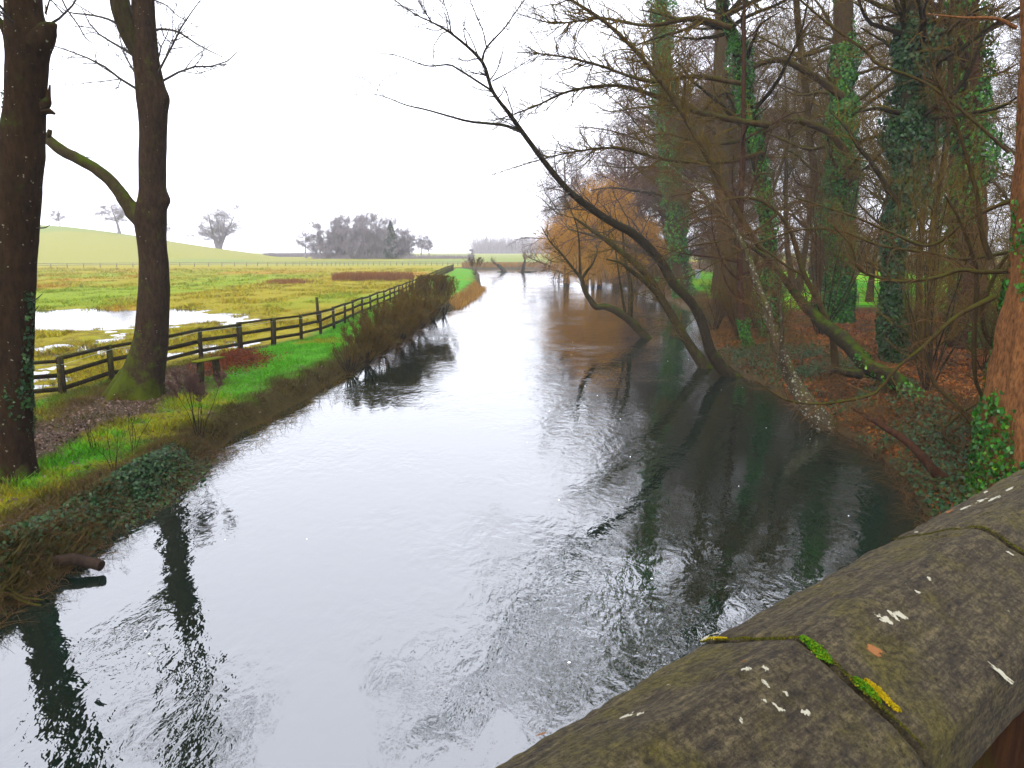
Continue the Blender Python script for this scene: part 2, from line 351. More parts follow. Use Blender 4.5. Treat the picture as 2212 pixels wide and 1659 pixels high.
def stonemat():
    m, nt, b = mat('weathered_stone', (.2, .17, .12), .92, spec=.2); L = nt.links
    tc = N(nt, 'ShaderNodeNewGeometry'); P = tc.outputs['Position']
    mp = N(nt, 'ShaderNodeMapping'); mp.inputs['Rotation'].default_value = (0, 0, math.radians(-39.85)); L.new(P, mp.inputs[0])
    mp2 = N(nt, 'ShaderNodeMapping'); mp2.inputs['Scale'].default_value = (1, 5, 5); L.new(mp.outputs[0], mp2.inputs[0])
    n1 = N(nt, 'ShaderNodeTexNoise', Scale=9, Detail=12, Roughness=.82); L.new(mp2.outputs[0], n1.inputs['Vector'])
    c = ramp(nt, n1.outputs['Fac'], [(.30, (.008, .005, .003)), (.46, (.034, .025, .013)), (.56, (.072, .056, .026)), (.72, (.17, .13, .07))]).outputs[0]
    n2 = N(nt, 'ShaderNodeTexNoise', Scale=5, Detail=8, Roughness=.7); L.new(P, n2.inputs['Vector'])
    k = ramp(nt, n2.outputs['Fac'], [(.46, (0,) * 3), (.62, (.7,) * 3)]); c = mixc(nt, k.outputs[0], c, (.075, .062, .006))
    n3 = N(nt, 'ShaderNodeTexNoise', Scale=70, Detail=10, Roughness=.85); L.new(P, n3.inputs['Vector'])
    k = ramp(nt, n3.outputs['Fac'], [(.40, (.28,) * 3), (.60, (1.7,) * 3)]); c = mixc(nt, 1.0, c, k.outputs[0], 'MULTIPLY')
    n4 = N(nt, 'ShaderNodeTexNoise', Scale=11, Detail=9, Roughness=.78); L.new(P, n4.inputs['Vector'])
    k = ramp(nt, n4.outputs['Fac'], [(.66, (0,) * 3), (.69, (1,) * 3)]); c = mixc(nt, k.outputs[0], c, (.30, .27, .16))
    n5 = N(nt, 'ShaderNodeTexNoise', Scale=13, Detail=8, Roughness=.75); mq = N(nt, 'ShaderNodeMapping'); mq.inputs['Location'].default_value = (7, 3, 1); L.new(P, mq.inputs[0]); L.new(mq.outputs[0], n5.inputs['Vector'])
    k = ramp(nt, n5.outputs['Fac'], [(.665, (0,) * 3), (.70, (1,) * 3)]); c = mixc(nt, k.outputs[0], c, (.20, .14, .012))
    L.new(c, b.inputs['Base Color'])
    s = N(nt, 'ShaderNodeMath', operation='MULTIPLY_ADD'); L.new(n3.outputs['Fac'], s.inputs[0]); s.inputs[1].default_value = .6; L.new(n1.outputs['Fac'], s.inputs[2])
    bp = N(nt, 'ShaderNodeBump', Strength=1, Distance=.025); L.new(s.outputs[0], bp.inputs['Height']); L.new(bp.outputs[0], b.inputs['Normal'])
    return m
M['stone'] = stonemat()
M['stone_red'] = barkmat('dark_brown_stone', (.006, .003, .002), (.034, .016, .008), (.02, .02, .004), .1, 0, .8)
M['lichen'] = mat('white_lichen', (.20, .19, .14))[0]
M['lichen_orange'] = mat('orange_lichen', (.12, .045, .010))[0]
M['lichen_yellow'] = leafmat('yellow_lichen', [(0, (0.21, 0.168, 0.012)), (1, (0.3, 0.228, 0.024))], .9)
M['moss'] = leafmat('moss', [(0, (0.025, 0.08, 0.005)), (.7, (0.07, 0.13, 0.005)), (1, (0.14, 0.16, 0.01))], .9)
M['moss_dull'] = leafmat('dull_moss', [(0, (.02, .025, .004)), (.7, (.05, .05, .008)), (1, (.09, .07, .012))], .9)
M['asphalt'] = mat('asphalt', (.05, .05, .05))[0]

# ------------------------------------------------------------------ terrain
LY = [-60, 0, 8.8, 9.7, 10.6, 11.6, 12.9, 14, 15.6, 17.5, 20.3, 23.4, 27.9, 33, 40.3, 48.3, 62.6, 79.2, 100.6, 137.4, 158, 168, 178, 216]
LX = [-6.8, -6.6, -6.4, -6.3, -6.2, -6.35, -6.4, -6.3, -6.5, -6.7, -6.5, -6.2, -6.0, -5.7, -5.55, -5.3, -4.6, -3.9, -3.9, -5.7, -6.6, -9, -12, -40]
RY = [-60, 0, 11.5, 12.9, 14.6, 16.3, 17.5, 19.5, 22.6, 25.9, 27.7, 33, 40.3, 48, 55, 64, 76, 92, 112.7, 145, 199, 216]
RX = [6.9, 6.9, 6.9, 7.1, 7.7, 8.05, 8.15, 8.2, 8.3, 8.6, 8.4, 8.9, 9.9, 12.6, 14.2, 14.0, 14.8, 15.6, 14.8, 12.6, 7.5, 5]
FENCE = np.array([(-21, 15.8), (-19, 17.1), (-17, 18.3), (-14.9, 19.7), (-12.7, 21.1), (-12.6, 23.6), (-12.3, 26.2), (-11.9, 28.8), (-11.2, 31.1), (-10.4, 33), (-9.75, 35), (-9.45, 37.4), (-9.4, 40), (-9.4, 42.8)])
def fence_x(y): return np.interp(y, [10, 21, 23.6, 28.8, 33, 36.5, 60, 100, 150, 160], [-12.9, -12.7, -12.6, -11.9, -10.4, -9.5, -9.7, -10.2, -11.5, -12])
def banks(x, y):
    xl = np.interp(y, LY, LX) + .22 * fbm(y * .8, 3.1, 0, 3) * smooth(3, 10, y)
    xr = np.interp(y, RY, RX) + .35 * fbm(y * .7, 9.1, 0, 3) * smooth(3, 10, y)
    dl = xl - x; dr = x - xr; df = (y - 212) * .6
    return dl, dr, df
BD = np.array([.76769, .64083]); BP = np.array([-.64083, .76769])
def height(x, y):
    x = np.asarray(x, float); y = np.asarray(y, float)
    dl, dr, df = banks(x, y); d = np.maximum(np.maximum(dl, dr), df)
    n = fbm(x * 1.3, y * 1.3, 0, 4); n2 = fbm(x * .25, y * .25, 5, 3)
    bed = -.12 - .9 * smooth(0, 1.5, -d)
    bankL = .5 + .5 * smooth(50, 130, y) * smooth(0, 2, dl)
    fx = fence_x(y); inf = smooth(.2, 2.2, fx - x)            # 1 in the field
    pud = np.exp(-(((x + 30) / 13) ** 2 + ((y - 48) / 9) ** 2) ** 2) * .16 + np.exp(-(((x + 17) / 8) ** 2 + ((y - 32) / 7) ** 2) ** 2) * .06 + np.exp(-(((x + 17.) / 6.5) ** 2 + ((y - 20) / 6) ** 2) ** 2) * .12 \
        + np.exp(-(((x + 96) / 16) ** 2 + ((y - 150) / 4) ** 2) ** 2) * .22
    field = .37 + .06 * n2 + .10 * n * np.exp(-y / 200) + .14 * smooth(56, 75, y) - pud
    field += 1.9 * smooth(232, 285, y) + .6 * smooth(285, 500, y)
    hill = 14.2 * smooth(-88, -225, x * 350 / np.maximum(y, 200)) * smooth(232, 345, y) + 4.5 * smooth(-225, -420, x) * smooth(232, 345, y)
    hill *= 1 - .45 * smooth(350, 520, y)
    left = bankL * (1 - inf) + field * inf + hill + .06 * n * (1 - inf)
    left = -.12 + (left + .12) * smooth(-.05, .75, dl)
    right = .75 + .35 * smooth(2, 30, dr) + .9 * smooth(120, 260, y) + .16 * n + .12 * n2
    right = -.12 + (right + .12) * (.45 * smooth(-.05, .5, dr) + .55 * smooth(.2, 3.2, dr))
    rch = smooth(212, 232, y); far = .45 + 1.9 * smooth(232, 285, y) + .6 * smooth(285, 500, y); far = -.12 + (far + .12) * smooth(0, 1.2, df) 
    z = np.where(d < 0, bed, np.where((dl > dr) & (dl > df), left, np.where(dr > df, right, far)))
    z = np.where((y > 214) & (x > -60) & (x < 40), np.maximum(far, hill + far * (x < 0)), z)
    # embankments carrying the bridge approaches
    u = x * BD[0] + y * BD[1]; v = x * BP[0] + y * BP[1]
    emb = 2.7 * smooth(2.6, .3, v) * np.maximum(smooth(10.5, 14, u), smooth(-9, -12, u))
    return np.maximum(z, np.where(emb > .05, emb, -9))
def lerp(a, b, t): return a * (1 - t[..., None]) + b * t[..., None]
def gcol(x, y, z):
    c = lambda *a: np.array(a)
    dl, dr, df = banks(x, y); fx = fence_x(y)
    a = fbm(x * .35, y * .35, 2, 4); b = fbm(x * 1.7, y * 1.7, 7, 4); e = fbm(x * .08, y * .03, 1, 4)
    # field
    f = lerp(c(.165, .145, .010) * np.ones(x.shape + (3,)), c(.125, .160, .012), smooth(-.05, .35, e + .3 * a))
    f = lerp(f, c(.20, .115, .020), smooth(.16, .42, fbm(x * .11, y * .045, 12, 4) + .25 * b) * smooth(40, 60, y) * smooth(200, 150, y))
    f = lerp(f, c(.16, .14, .03), .6 * smooth(110, 190, y))
    f = lerp(f, c(.15, .15, .055), smooth(225, 240, y)); f = lerp(f, c(.115, .14, .055), smooth(.0, .2, fbm(x * .02, y * .02, 3, 3)) * smooth(235, 260, y))
    f = lerp(f, c(.035, .024, .012), smooth(.33, .27, z) * smooth(70, 50, y) * .8)
    f = lerp(f, c(.05, .028, .014), smooth(60, 48, x * 0 + y) * smooth(.0, .3, b) * .5)
    # left bank
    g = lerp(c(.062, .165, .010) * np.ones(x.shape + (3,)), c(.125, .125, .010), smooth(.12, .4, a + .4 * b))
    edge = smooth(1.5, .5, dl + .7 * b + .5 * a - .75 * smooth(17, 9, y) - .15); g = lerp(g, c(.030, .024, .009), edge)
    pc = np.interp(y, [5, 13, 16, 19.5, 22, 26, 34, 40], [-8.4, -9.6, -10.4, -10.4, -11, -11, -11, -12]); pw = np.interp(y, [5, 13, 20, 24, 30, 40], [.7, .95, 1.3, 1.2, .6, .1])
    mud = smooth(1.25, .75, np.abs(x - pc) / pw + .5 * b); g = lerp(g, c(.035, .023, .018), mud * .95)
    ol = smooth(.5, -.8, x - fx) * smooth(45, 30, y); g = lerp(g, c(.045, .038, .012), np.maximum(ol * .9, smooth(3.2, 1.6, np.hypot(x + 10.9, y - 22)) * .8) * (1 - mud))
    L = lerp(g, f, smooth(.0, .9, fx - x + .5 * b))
    # wood floor and lawn
    r = lerp(c(.035, .020, .010) * np.ones(x.shape + (3,)), c(.075, .032, .014), smooth(-.15, .3, b + a)); r = lerp(r, c(.025, .036, .008), .6 * smooth(.05, .3, fbm(x * .5, y * .5, 20, 4)))
    lw = smooth(47, 52, y + 3 * a - .12 * (x - 14)) * smooth(2.5, 5, dr + a) * smooth(150, 120, y)
    r = lerp(r, lerp(c(.085, .26, .008) * np.ones(x.shape + (3,)), c(.17, .28, .012), smooth(-.2, .3, a)), lw)
    r = lerp(r, c(.045, .035, .02), smooth(.8, .1, dr))
    o = np.where((dl > dr)[..., None], L, r); o = np.where((y > 214)[..., None], lerp(f, c(.22, .12, .05), smooth(226, 222, y) * smooth(-20, -8, x)), o)
    bed = np.maximum(np.maximum(dl, dr), df) < 0
    return sat(np.where(bed[..., None], c(.03, .03, .02), o), 1.35, .95)

ang = np.radians(np.concatenate([np.arange(-180, -48, 4.0), np.arange(-48, 48, .14), np.arange(48, 180, 4.0)]))
rad = np.concatenate([np.array([.3, 1, 2, 3]), 4 * 1.0105 ** np.arange(0, 560)]); rad = rad[rad < 1400]; rad = np.append(rad, 1500)
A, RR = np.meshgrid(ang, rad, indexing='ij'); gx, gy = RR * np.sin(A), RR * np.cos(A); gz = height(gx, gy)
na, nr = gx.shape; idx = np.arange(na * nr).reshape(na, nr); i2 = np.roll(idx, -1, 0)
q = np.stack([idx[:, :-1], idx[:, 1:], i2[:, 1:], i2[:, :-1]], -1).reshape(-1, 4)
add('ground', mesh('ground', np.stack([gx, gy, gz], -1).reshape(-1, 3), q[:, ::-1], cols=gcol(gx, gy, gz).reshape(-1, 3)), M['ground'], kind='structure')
def sheet(name, x0, x1, y0, y1, z, m):
    me = mesh(name, [(x0, y0, z), (x1, y0, z), (x1, y1, z), (x0, y1, z)], [[0, 1, 2, 3]]); return add(name, me, m, kind='structure')
sheet('river', -13, 19, -60, 216, 0.0, M['water'])
me = mesh('flood_water', [(-130, 10, .305), (-13.2, 10, .305), (-12.9, 26, .305), (-11.6, 33, .305), (-10.2, 40, .305), (-10.2, 160, .305), (-130, 160, .305)], None, [[0, 1, 2], [0, 2, 3], [0, 3, 4], [0, 4, 5], [0, 5, 6]]); add('flood_water', me, M['flood'], kind='structure')
def gz_(x, y): return float(height(np.array([x]), np.array([y]))[0])

# ------------------------------------------------------------------ bridge parapet
E_, S_ = .877, .764; zE, zR = H - E_, H - S_
def uv(u, v, z): return np.array([BD[0] * u + BP[0] * v, BD[1] * u + BP[1] * v, z])
br = thing('bridge_parapet', 'weathered brown stone bridge parapet with rounded coping, mossy and lichen spotted, in the right foreground', 'bridge wall')
rng = R(5)
US = [-6.6, -5.6, -4.6, -3.6, -2.6, -1.6, -.64, .34, 1.36, 2.337, 3.34, 4.35, 5.36, 6.4, 7.4, 8.4, 9.4, 10.4, 11.4]
def copsurf(U, V, seed=None):
    U = np.asarray(U, float); V = np.asarray(V, float)
    if seed is None:
        k = int(np.clip(np.searchsorted(US, float(np.median(U))) - 1, 0, len(US) - 2)); seed = k + 1
    vn = .5295 * E_; vff = np.interp(U, [-1, .72, 1.36, 3.6, 6], [.90, .932, .964, .984, .99]) + .007 * fbm(U * 7, seed, 0, 4) + .004 * noise(U * 45, seed, 1); vr = .714
    t = np.abs(V - vr) / np.where(V < vr, vr - vn, vff - vr); Z = zE + (zR - zE) * (1 - np.sqrt(t * t + .006) / math.sqrt(1.006)) * 1.09
    Z = Z - .010 * smooth(.38, .6, fbm(U * 9, V * 16, seed + 5, 4)) + .006 * fbm(U * 6, V * 9, seed, 4) + .004 * fbm(U * 14, V * 40, seed, 3) + .002 * math.sin(seed * 5.3)
    return Z, vff
def coping(u0, u1, seed):
    rg = R(seed); nu, nv = 130, 90; a = Acc()
    us = np.linspace(u0, u1, nu); vn = .5295 * E_; vf = .964
    s = np.linspace(0, 1, nv); U, Sx = np.meshgrid(us, s, indexing='ij')
    _, vff = copsurf(U, 0 * U + .7, seed); V = vn + (vff - vn) * Sx; Z, _ = copsurf(U, V, seed)
    eu = np.minimum(U - u0, u1 - U); ev = np.minimum(V - vn, vff - V); Z = Z - .018 * np.exp(-eu / .010) - .020 * np.exp(-ev / .014)
    U2 = U + .006 * fbm(V * 12, seed, 0, 3) * (eu < .02)
    X = BD[0] * U2 + BP[0] * V; Y = BD[1] * U2 + BP[1] * V
    top = np.stack([X, Y, Z], -1)
    # skirt round the block down to its underside
    v = [top.reshape(-1, 3)]; idx = np.arange(nu * nv).reshape(nu, nv)
    q = [np.stack([idx[:-1, :-1], idx[1:, :-1], idx[1:, 1:], idx[:-1, 1:]], -1).reshape(-1, 4)]
    ringi = np.concatenate([idx[:, 0], idx[-1, 1:], idx[-2::-1, -1], idx[0, -2:0:-1]]); ring = top.reshape(-1, 3)[ringi]; n = len(ring)
    prev = ringi; base = nu * nv; cen = ring.mean(0)
    for k in range(1, 9):
        low = ring.copy(); low[:, 2] = ring[:, 2] * (1 - k / 8) + (zE - .15) * k / 8
        low += .006 * fbm(low[:, 0] * 12, low[:, 1] * 12, low[:, 2] * 12, 3)[:, None] * norm(low - cen)
        v.append(low); cur = base + np.arange(n); base += n
        q.append(np.stack([prev, cur, np.roll(cur, -1), np.roll(prev, -1)], -1)); prev = cur
    a.add(np.concatenate(v), np.concatenate(q)); return a.build('coping_stone')
us = US
for k in range(len(us) - 1): add('coping_stone', coping(us[k] + .006, us[k + 1] - .006, k + 1), M['stone'], br)
# wall with an arch below the coping
ua = np.linspace(-6.0, 9.2, 41); za = np.sqrt(np.maximum(0, 1 - ((ua - 1.6) / 7.62) ** 2)) * 1.9 + .3
a = Acc(); top = zE - .155
ucs = np.concatenate([[-12], [-6.02], ua, [9.22], [14]]); zcs = np.concatenate([[-1], [-1], za, [-1], [-1]])
vs = (.487, .905)
for k in range(len(ucs) - 1):
    pts = []
    for (u, z) in ((ucs[k], zcs[k]), (ucs[k + 1], zcs[k + 1])):
        for zz in (z, top):
            for v in vs: pts.append(uv(u, v, zz))
    a.add(pts, [[0, 2, 6, 4], [1, 5, 7, 3], [0, 4, 5, 1], [2, 3, 7, 6]])
add('wall_face', a.build('wall_face', sm=False), M['stone_red'], br)
me = mesh('road', [uv(-60, -5, 2.72), uv(60, -5, 2.72), uv(60, .48, 2.72), uv(-60, .48, 2.72)], [[0, 1, 2, 3]]); add('road', me, M['asphalt'], kind='structure')
# moss and lichen on the coping
def copz(u, v): return copsurf(u, v)[0]
def moss_strip(v0, v1, n, w, m, size, seed, hgt=.02, u0=1.36):
    rg = R(seed); v = rg.uniform(v0, v1, n); taper = np.sin(np.pi * (v - v0) / (v1 - v0)) ** .5; u = u0 + rg.normal(0, w * .5, n) * taper * (.6 + .8 * (fbm(v * 40, seed, 0, 2) + .5)); z = copz(u, v) + rg.random(n) * hgt * np.exp(-((u - u0) / w) ** 2) * taper - .002
    C = np.stack([BD[0] * u + BP[0] * v, BD[1] * u + BP[1] * v, z], -1); ac = Acc(); leaves(ac, C, np.tile([0, 0, 1.], (n, 1)), size, rg, 1.2)
    return add('moss' if m in (M['moss'], M['moss_dull']) else 'lichen', ac.build('moss', sm=False), m, br)
moss_strip(.650, .718, 3000, .010, M['moss'], .005, 1, .012, 1.357); moss_strip(.556, .610, 2200, .008, M['moss'], .005, 2, .012, 1.366)
moss_strip(.528, .598, 1300, .012, M['lichen_yellow'], .006, 3, .003, 1.388); moss_strip(.47, .96, 1500, .007, M['moss_dull'], .0045, 11, .002, 1.36); moss_strip(.47, .96, 1200, .007, M['moss_dull'], .0045, 12, .002, 2.337); moss_strip(.895, .962, 300, .010, M['lichen_yellow'], .005, 4, .003, 1.368)
def lichen(px, py, wpx, hpx, m, seed, rot=0):
    """thin crust patch lying on the coping, placed where the ray meets the stone"""
    d = at(px, py, 1.0) - np.array([0, 0, H]); t = .3; P = None
    hit = False
    for t in np.linspace(.6, 5, 900):
        P = np.array([0, 0, H]) + d * t; v = P[0] * BP[0] + P[1] * BP[1]
        if .4644 < v < .98 and P[2] < float(copz(np.array(P[0] * BD[0] + P[1] * BD[1]), np.array(v))): hit = True; break
    if not hit: return None
    u = P[0] * BD[0] + P[1] * BD[1]; v = P[0] * BP[0] + P[1] * BP[1]; r = wpx / F * t * .5; asp = hpx / wpx
    n = 46; g = np.linspace(-1.25, 1.25, n); GX, GY = np.meshgrid(g, g, indexing='ij'); fld = 1 - GX ** 2 - GY ** 2 + 1.9 * fbm(GX * 1.6 + seed * 3.1, GY * 1.6, seed, 4) + .5 * noise(GX * 9 + seed, GY * 9, 1)
    lx, ly = GX * r * 1.15, GY * r * asp * 2.1; ca, sa = math.cos(rot), math.sin(rot); uu = u + lx * ca - ly * sa; vv = v + lx * sa + ly * ca
    Z = copz(uu, vv) + .0016 + .0008 * noise(GX * 8, GY * 8, seed) - .0015 * smooth(.6, .3, fld); V = np.stack([BD[0] * uu + BP[0] * vv, BD[1] * uu + BP[1] * vv, Z], -1).reshape(-1, 3)
    ix = np.arange(n * n).reshape(n, n); ok = ((fld[:-1, :-1] + fld[1:, 1:]) * .5 > .35); q = np.stack([ix[:-1, :-1], ix[1:, :-1], ix[1:, 1:], ix[:-1, 1:]], -1)[ok]
    if not len(q): return None
    used, inv = np.unique(q, return_inverse=True); ac = Acc(); ac.add(V[used], inv.reshape(-1, 4))
    return add('lichen', ac.build('lichen'), m, br)
for k, (x, y, ww, hh, m, ro) in enumerate([(2030, 1101, 70, 13, 'lichen', .1), (2085, 1098, 44, 6, 'lichen', 0), (2122, 1081, 55, 9, 'lichen', .1), (2150, 1076, 50, 7, 'lichen', 0), (2180, 1058, 40, 7, 'lichen', 0), (2128, 1064, 24, 4, 'lichen', 0), (2052, 1105, 30, 6, 'lichen_orange', .1),
        (1906, 1333, 28, 18, 'lichen', .3), (1928, 1330, 16, 14, 'lichen', 0), (1943, 1329, 17, 16, 'lichen', .5), (1890, 1406, 26, 18, 'lichen_orange', .5), (1356, 1547, 34, 14, 'lichen', 0), (1384, 1543, 20, 8, 'lichen', 0), (1611, 1449, 24, 9, 'lichen', 0), (1653, 1446, 12, 8, 'lichen', 0),
        (1525, 1378, 28, 7, 'lichen', .1), (1170, 1587, 22, 8, 'lichen_orange', 0), (1545, 1369, 20, 5, 'lichen', 0), (1655, 1480, 12, 10, 'lichen', .2), (1682, 1533, 16, 14, 'lichen', .8), (1697, 1500, 9, 8, 'lichen', 0), (1600, 1560, 12, 9, 'lichen', .2), (1740, 1540, 18, 9, 'lichen', 0),
        (2165, 1460, 14, 26, 'lichen', 0)]):
    lichen(x, y, ww, hh, M[m], k + 3, ro)
rng = R(77)
for k in range(6):
    px = rng.uniform(1300, 2200); py = 1384 - .56 * (px - 1510) + rng.uniform(10, 260)
    if py < 1655: lichen(px, py, rng.uniform(6, 20), rng.uniform(4, 9), M['lichen_orange' if k % 5 == 4 else 'lichen'], k + 60, rng.uniform(0, 1))

# ------------------------------------------------------------------ left trees
def traced(pts, Y0, K, sides, acc, rough=.0, seed=0, bumps=(), rfreq=2.5, zf=.6, lobes=0.0):
    """pts: (px, py, dY, width_px) -> world path"""
    P = np.array([at(p[0], p[1], Y0 + p[2]) for p in pts]); Rr = np.array([p[3] * .5 / F * np.linalg.norm(P[i] - [0, 0, H]) for i, p in enumerate(pts)])
    C = curve(np.column_stack([P, Rr]), K); tubes(acc, C[:, :3], np.maximum(C[:, 3], .002), sides, rough, rfreq, seed, bumps, zf, lobes)
    return C[:, :3], np.maximum(C[:, 3], .002)
def build_tw(lst, acc):
    for P, Rr, sd in lst: tubes(acc, P, Rr, sd)

base = on(300, 858, .45); Y0 = base[1]
t2 = thing('bare_tree', 'bare forked tree with swollen mossy foot and low mossy limb, beside the bench', 'tree', base)
a = Acc(); bm = [(at(362, 212, Y0 - .1), .28, .13), (at(364, 432, Y0), .20, .16), (at(352, 480, Y0), .4, -.02)]
P2, R2 = traced([(296, 875, 0, 121), (299, 850, 0, 103), (306, 825, 0, 84.6), (314, 795, 0, 73.6), (322, 760, 0, 66.2), (329, 700, 0, 59.8), (333, 600, 0, 55.2), (328, 520, 0, 54.3), (326, 470, 0, 58.9), (330, 420, 0, 49.7), (330, 350, 0, 47.8), (331, 260, 0, 48.8), (328, 215, 0, 52.4), (319, 150, 0, 46.9), (312, 100, 0, 44.2), (309, 0, 0, 38.6), (304, -120, .4, 33.1), (300, -300, .8, 20.2)], Y0, 140, 48, a, .10, 3, bm, 2.2, .6, .30)
for rt in ([(285, 800, .1, 40), (262, 828, 0, 34), (236, 852, -.1, 22), (205, 870, -.2, 12), (180, 882, -.3, 5)], [(275, 840, 0, 30), (250, 862, -.4, 18), (225, 880, -.7, 8), (205, 888, -.9, 4)]): traced(rt, Y0, 24, 12, a, .3, 4, (), 5)
add('trunk', a.build('trunk', base), M['bark_left'], t2)
a = Acc(); u1 = traced([(315, 130, 0, 30), (290, 90, -.1, 36), (272, 50, -.2, 35), (258, 0, -.3, 33), (246, -80, -.4, 28), (235, -220, -.3, 16)], Y0, 40, 16, a, .15, 5)
l1 = traced([(318, 480, 0, 40), (295, 462, .05, 36), (274, 438, .1, 27), (255, 410, .2, 23), (230, 383, .3, 22), (200, 360, .4, 21), (165, 341, .5, 20), (135, 326, .6, 20), (112, 308, .7, 18), (92, 290, .8, 14), (60, 262, 1.0, 9), (20, 240, 1.2, 5)], Y0, 60, 14, a, .22, 7, (), 5)
traced([(104, 300, .7, 9), (106, 290, .6, 9), (108, 280, .6, 8)], Y0, 6, 7, a)
add('mossy_limb', a.build('mossy_limb', base), M['bark_moss'], t2)
a = Acc(); rng = R(31)
for p in ([(333, 66, 0, 5), (350, 63, 0, 4.5), (384, 69, 0, 4), (430, 98, 0, 3), (480, 123, 0, 1.6)], [(384, 69, 0, 3), (386, 62, 0, 2)], [(452, 112, 0, 1.4), (450, 122, 0, 1.2), (434, 120, 0, .8)], [(332, 0, 0, 3), (360, 12, 0, 2.4), (383, 34, 0, 2), (410, 48, 0, 1.4), (426, 60, 0, .8)],
          [(155, 332, .5, 3.5), (170, 337, .5, 2.4), (206, 342, .5, 1.2)], [(252, 50, -.2, 5), (230, 40, -.2, 4), (195, 32, -.2, 3.4), (150, 27, -.2, 2.4), (120, 8, -.2, 1.4), (90, -10, -.2, 1)], [(210, 36, -.2, 2), (170, 12, -.2, 1.8), (140, -10, -.2, 1.2)],
          [(150, 28, -.2, 3), (170, 56, -.2, 2.4), (185, 82, -.2, 2), (198, 92, -.2, 1.2)], [(173, 58, -.2, 1.4), (190, 58, -.2, 1), (206, 62, -.2, .7)], [(198, 92, -.2, 1), (215, 93, -.2, .7), (235, 99, -.2, .6)], [(130, -10, -.2, 3), (142, 15, -.2, 2.6), (152, 32, -.2, 2)]):
    a = Acc(); q, r = traced(p, Y0, 12, 5, a); tw = twigs(rng, q[None], r[None], [8, 14], [.35, .2], 0, .35, .2, .003); build_tw(tw, a); add('side_twig', a.build('side_twig', base, sm=False), M['twig_dark'], t2)
a = Acc()
crn = twigs(rng, P2[85:][None], R2[85:][None], [14, 120, 700], [3.2, 1.4, .6], .05, .22, .25, .006); build_tw(crn, a)
add('crown', a.build('crown', base, sm=False), M['twig_dark'], t2)

base = on(26, 1035, .45); Y1 = base[1]
t1 = thing('bare_tree', 'large dark lichen spotted tree trunk at the left edge with ivy at its foot', 'tree', base)
a = Acc(); bm = [(at(85, 75, Y1), .22, .10), (at(84, 340, Y1), .12, .05), (at(78, 450, Y1), .1, .03)]
P1, R1 = traced([(24, 1062, 0, 110), (24, 1035, 0, 90.2), (24, 1000, 0, 77.3), (24, 930, 0, 69.9), (25, 850, 0, 68.1), (27, 760, 0, 66.2), (30, 650, 0, 66.2), (34, 550, 0, 68.1), (39, 450, 0, 70.8), (43, 380, 0, 71.8), (48, 300, 0, 69.9), (55, 220, 0, 62.6), (58, 150, 0, 64.4), (58, 100, 0, 68.1), (54, 55, 0, 62.6), (50, 0, 0, 57), (45, -120, 0, 51.5), (40, -300, 0, 33.1)], Y1, 140, 44, a, .10, 11, bm, 3, .6, .22)
for p in ([(78, 100, -.05, 52), (96, 76, -.05, 42), (110, 60, -.05, 26), (123, 53, -.05, 4)], [(85, 232, 0, 22), (100, 222, 0, 18), (105, 208, 0, 8), (108, 183, 0, 3)], [(88, 240, 0, 16), (105, 240, 0, 11), (119, 246, 0, 4)], [(95, 225, 0, 8), (101, 205, 0, 6), (100, 188, 0, 3)], [(80, 388, 0, 10), (86, 387, 0, 8)],
          [(24, 85, 0, 16), (12, 60, 0, 11), (0, 45, 0, 9), (-20, 20, 0, 8)], [(28, 140, 0, 14), (17, 108, 0, 10), (14, 85, 0, 9), (8, 66, 0, 8), (-12, 30, 0, 6)], [(14, 90, 0, 6), (14, 50, 0, 5), (16, 0, 0, 4)], [(98, 30, 0, 4), (104, 10, 0, 3), (110, -10, 0, 2)], [(100, 32, 0, 3), (98, 10, 0, 2)],
          [(5, 1012, -.2, 40), (-2, 1040, -.4, 30), (-20, 1062, -.7, 10)], [(44, 1012, -.1, 36), (52, 1040, -.3, 22), (66, 1058, -.4, 6)]):
    traced(p, Y1, 14, 10, a, .2)
add('trunk', a.build('trunk', base), M['bark_edge'], t1)
a = Acc(); rng = R(32)
for p in ([(73, 492, 0, 3), (96, 492, 0, 2.2), (108, 486, 0, 1)], [(66, 652, 0, 3), (80, 645, 0, 2.4), (92, 634, 0, 1)], [(62, 690, 0, 3), (75, 672, 0, 2.4), (84, 660, 0, 1)], [(78, 434, 0, 2), (90, 432, 0, 1)], [(80, 395, 0, 1.6), (96, 386, 0, 1), (118, 388, 0, .7)], [(84, 362, 0, 1.4), (110, 355, 0, .8), (140, 350, 0, .6)], [(112, 205, 0, 1), (145, 217, 0, .6)]):
    a = Acc(); q, r = traced(p, Y1, 8, 4, a); build_tw(twigs(rng, q[None], r[None], [4], [.08], 0, .3, .3, .002), a); add('side_twig', a.build('side_twig', base, sm=False), M['twig_dark'], t1)
a = Acc()
crn = twigs(rng, P1[92:][None], R1[92:][None], [12, 90, 400], [2.5, 1.1, .5], .05, .22, .25, .005); build_tw(crn, a)
add('crown', a.build('crown', base, sm=False), M['twig_dark'], t1)
a = Acc(); ivy(a, P1[3:38], R1[3:38], 1200, rng, .06, .10, 0, 1, .12, 1.8); 
q = P1[30:52] + np.array([.26, -.05, 0]); ivy(a, q, R1[30:52] * .25, 500, rng, .075, .10, .0, 1, -.4)
q = P1[60:110] + np.array([-.38, .1, 0]); ivy(a, q, R1[60:110] * .2, 360, rng, .07, .15, 0, 1, .0, 2)
add('ivy', a.build('ivy', base, sm=False), M['ivy_dark'], t1)

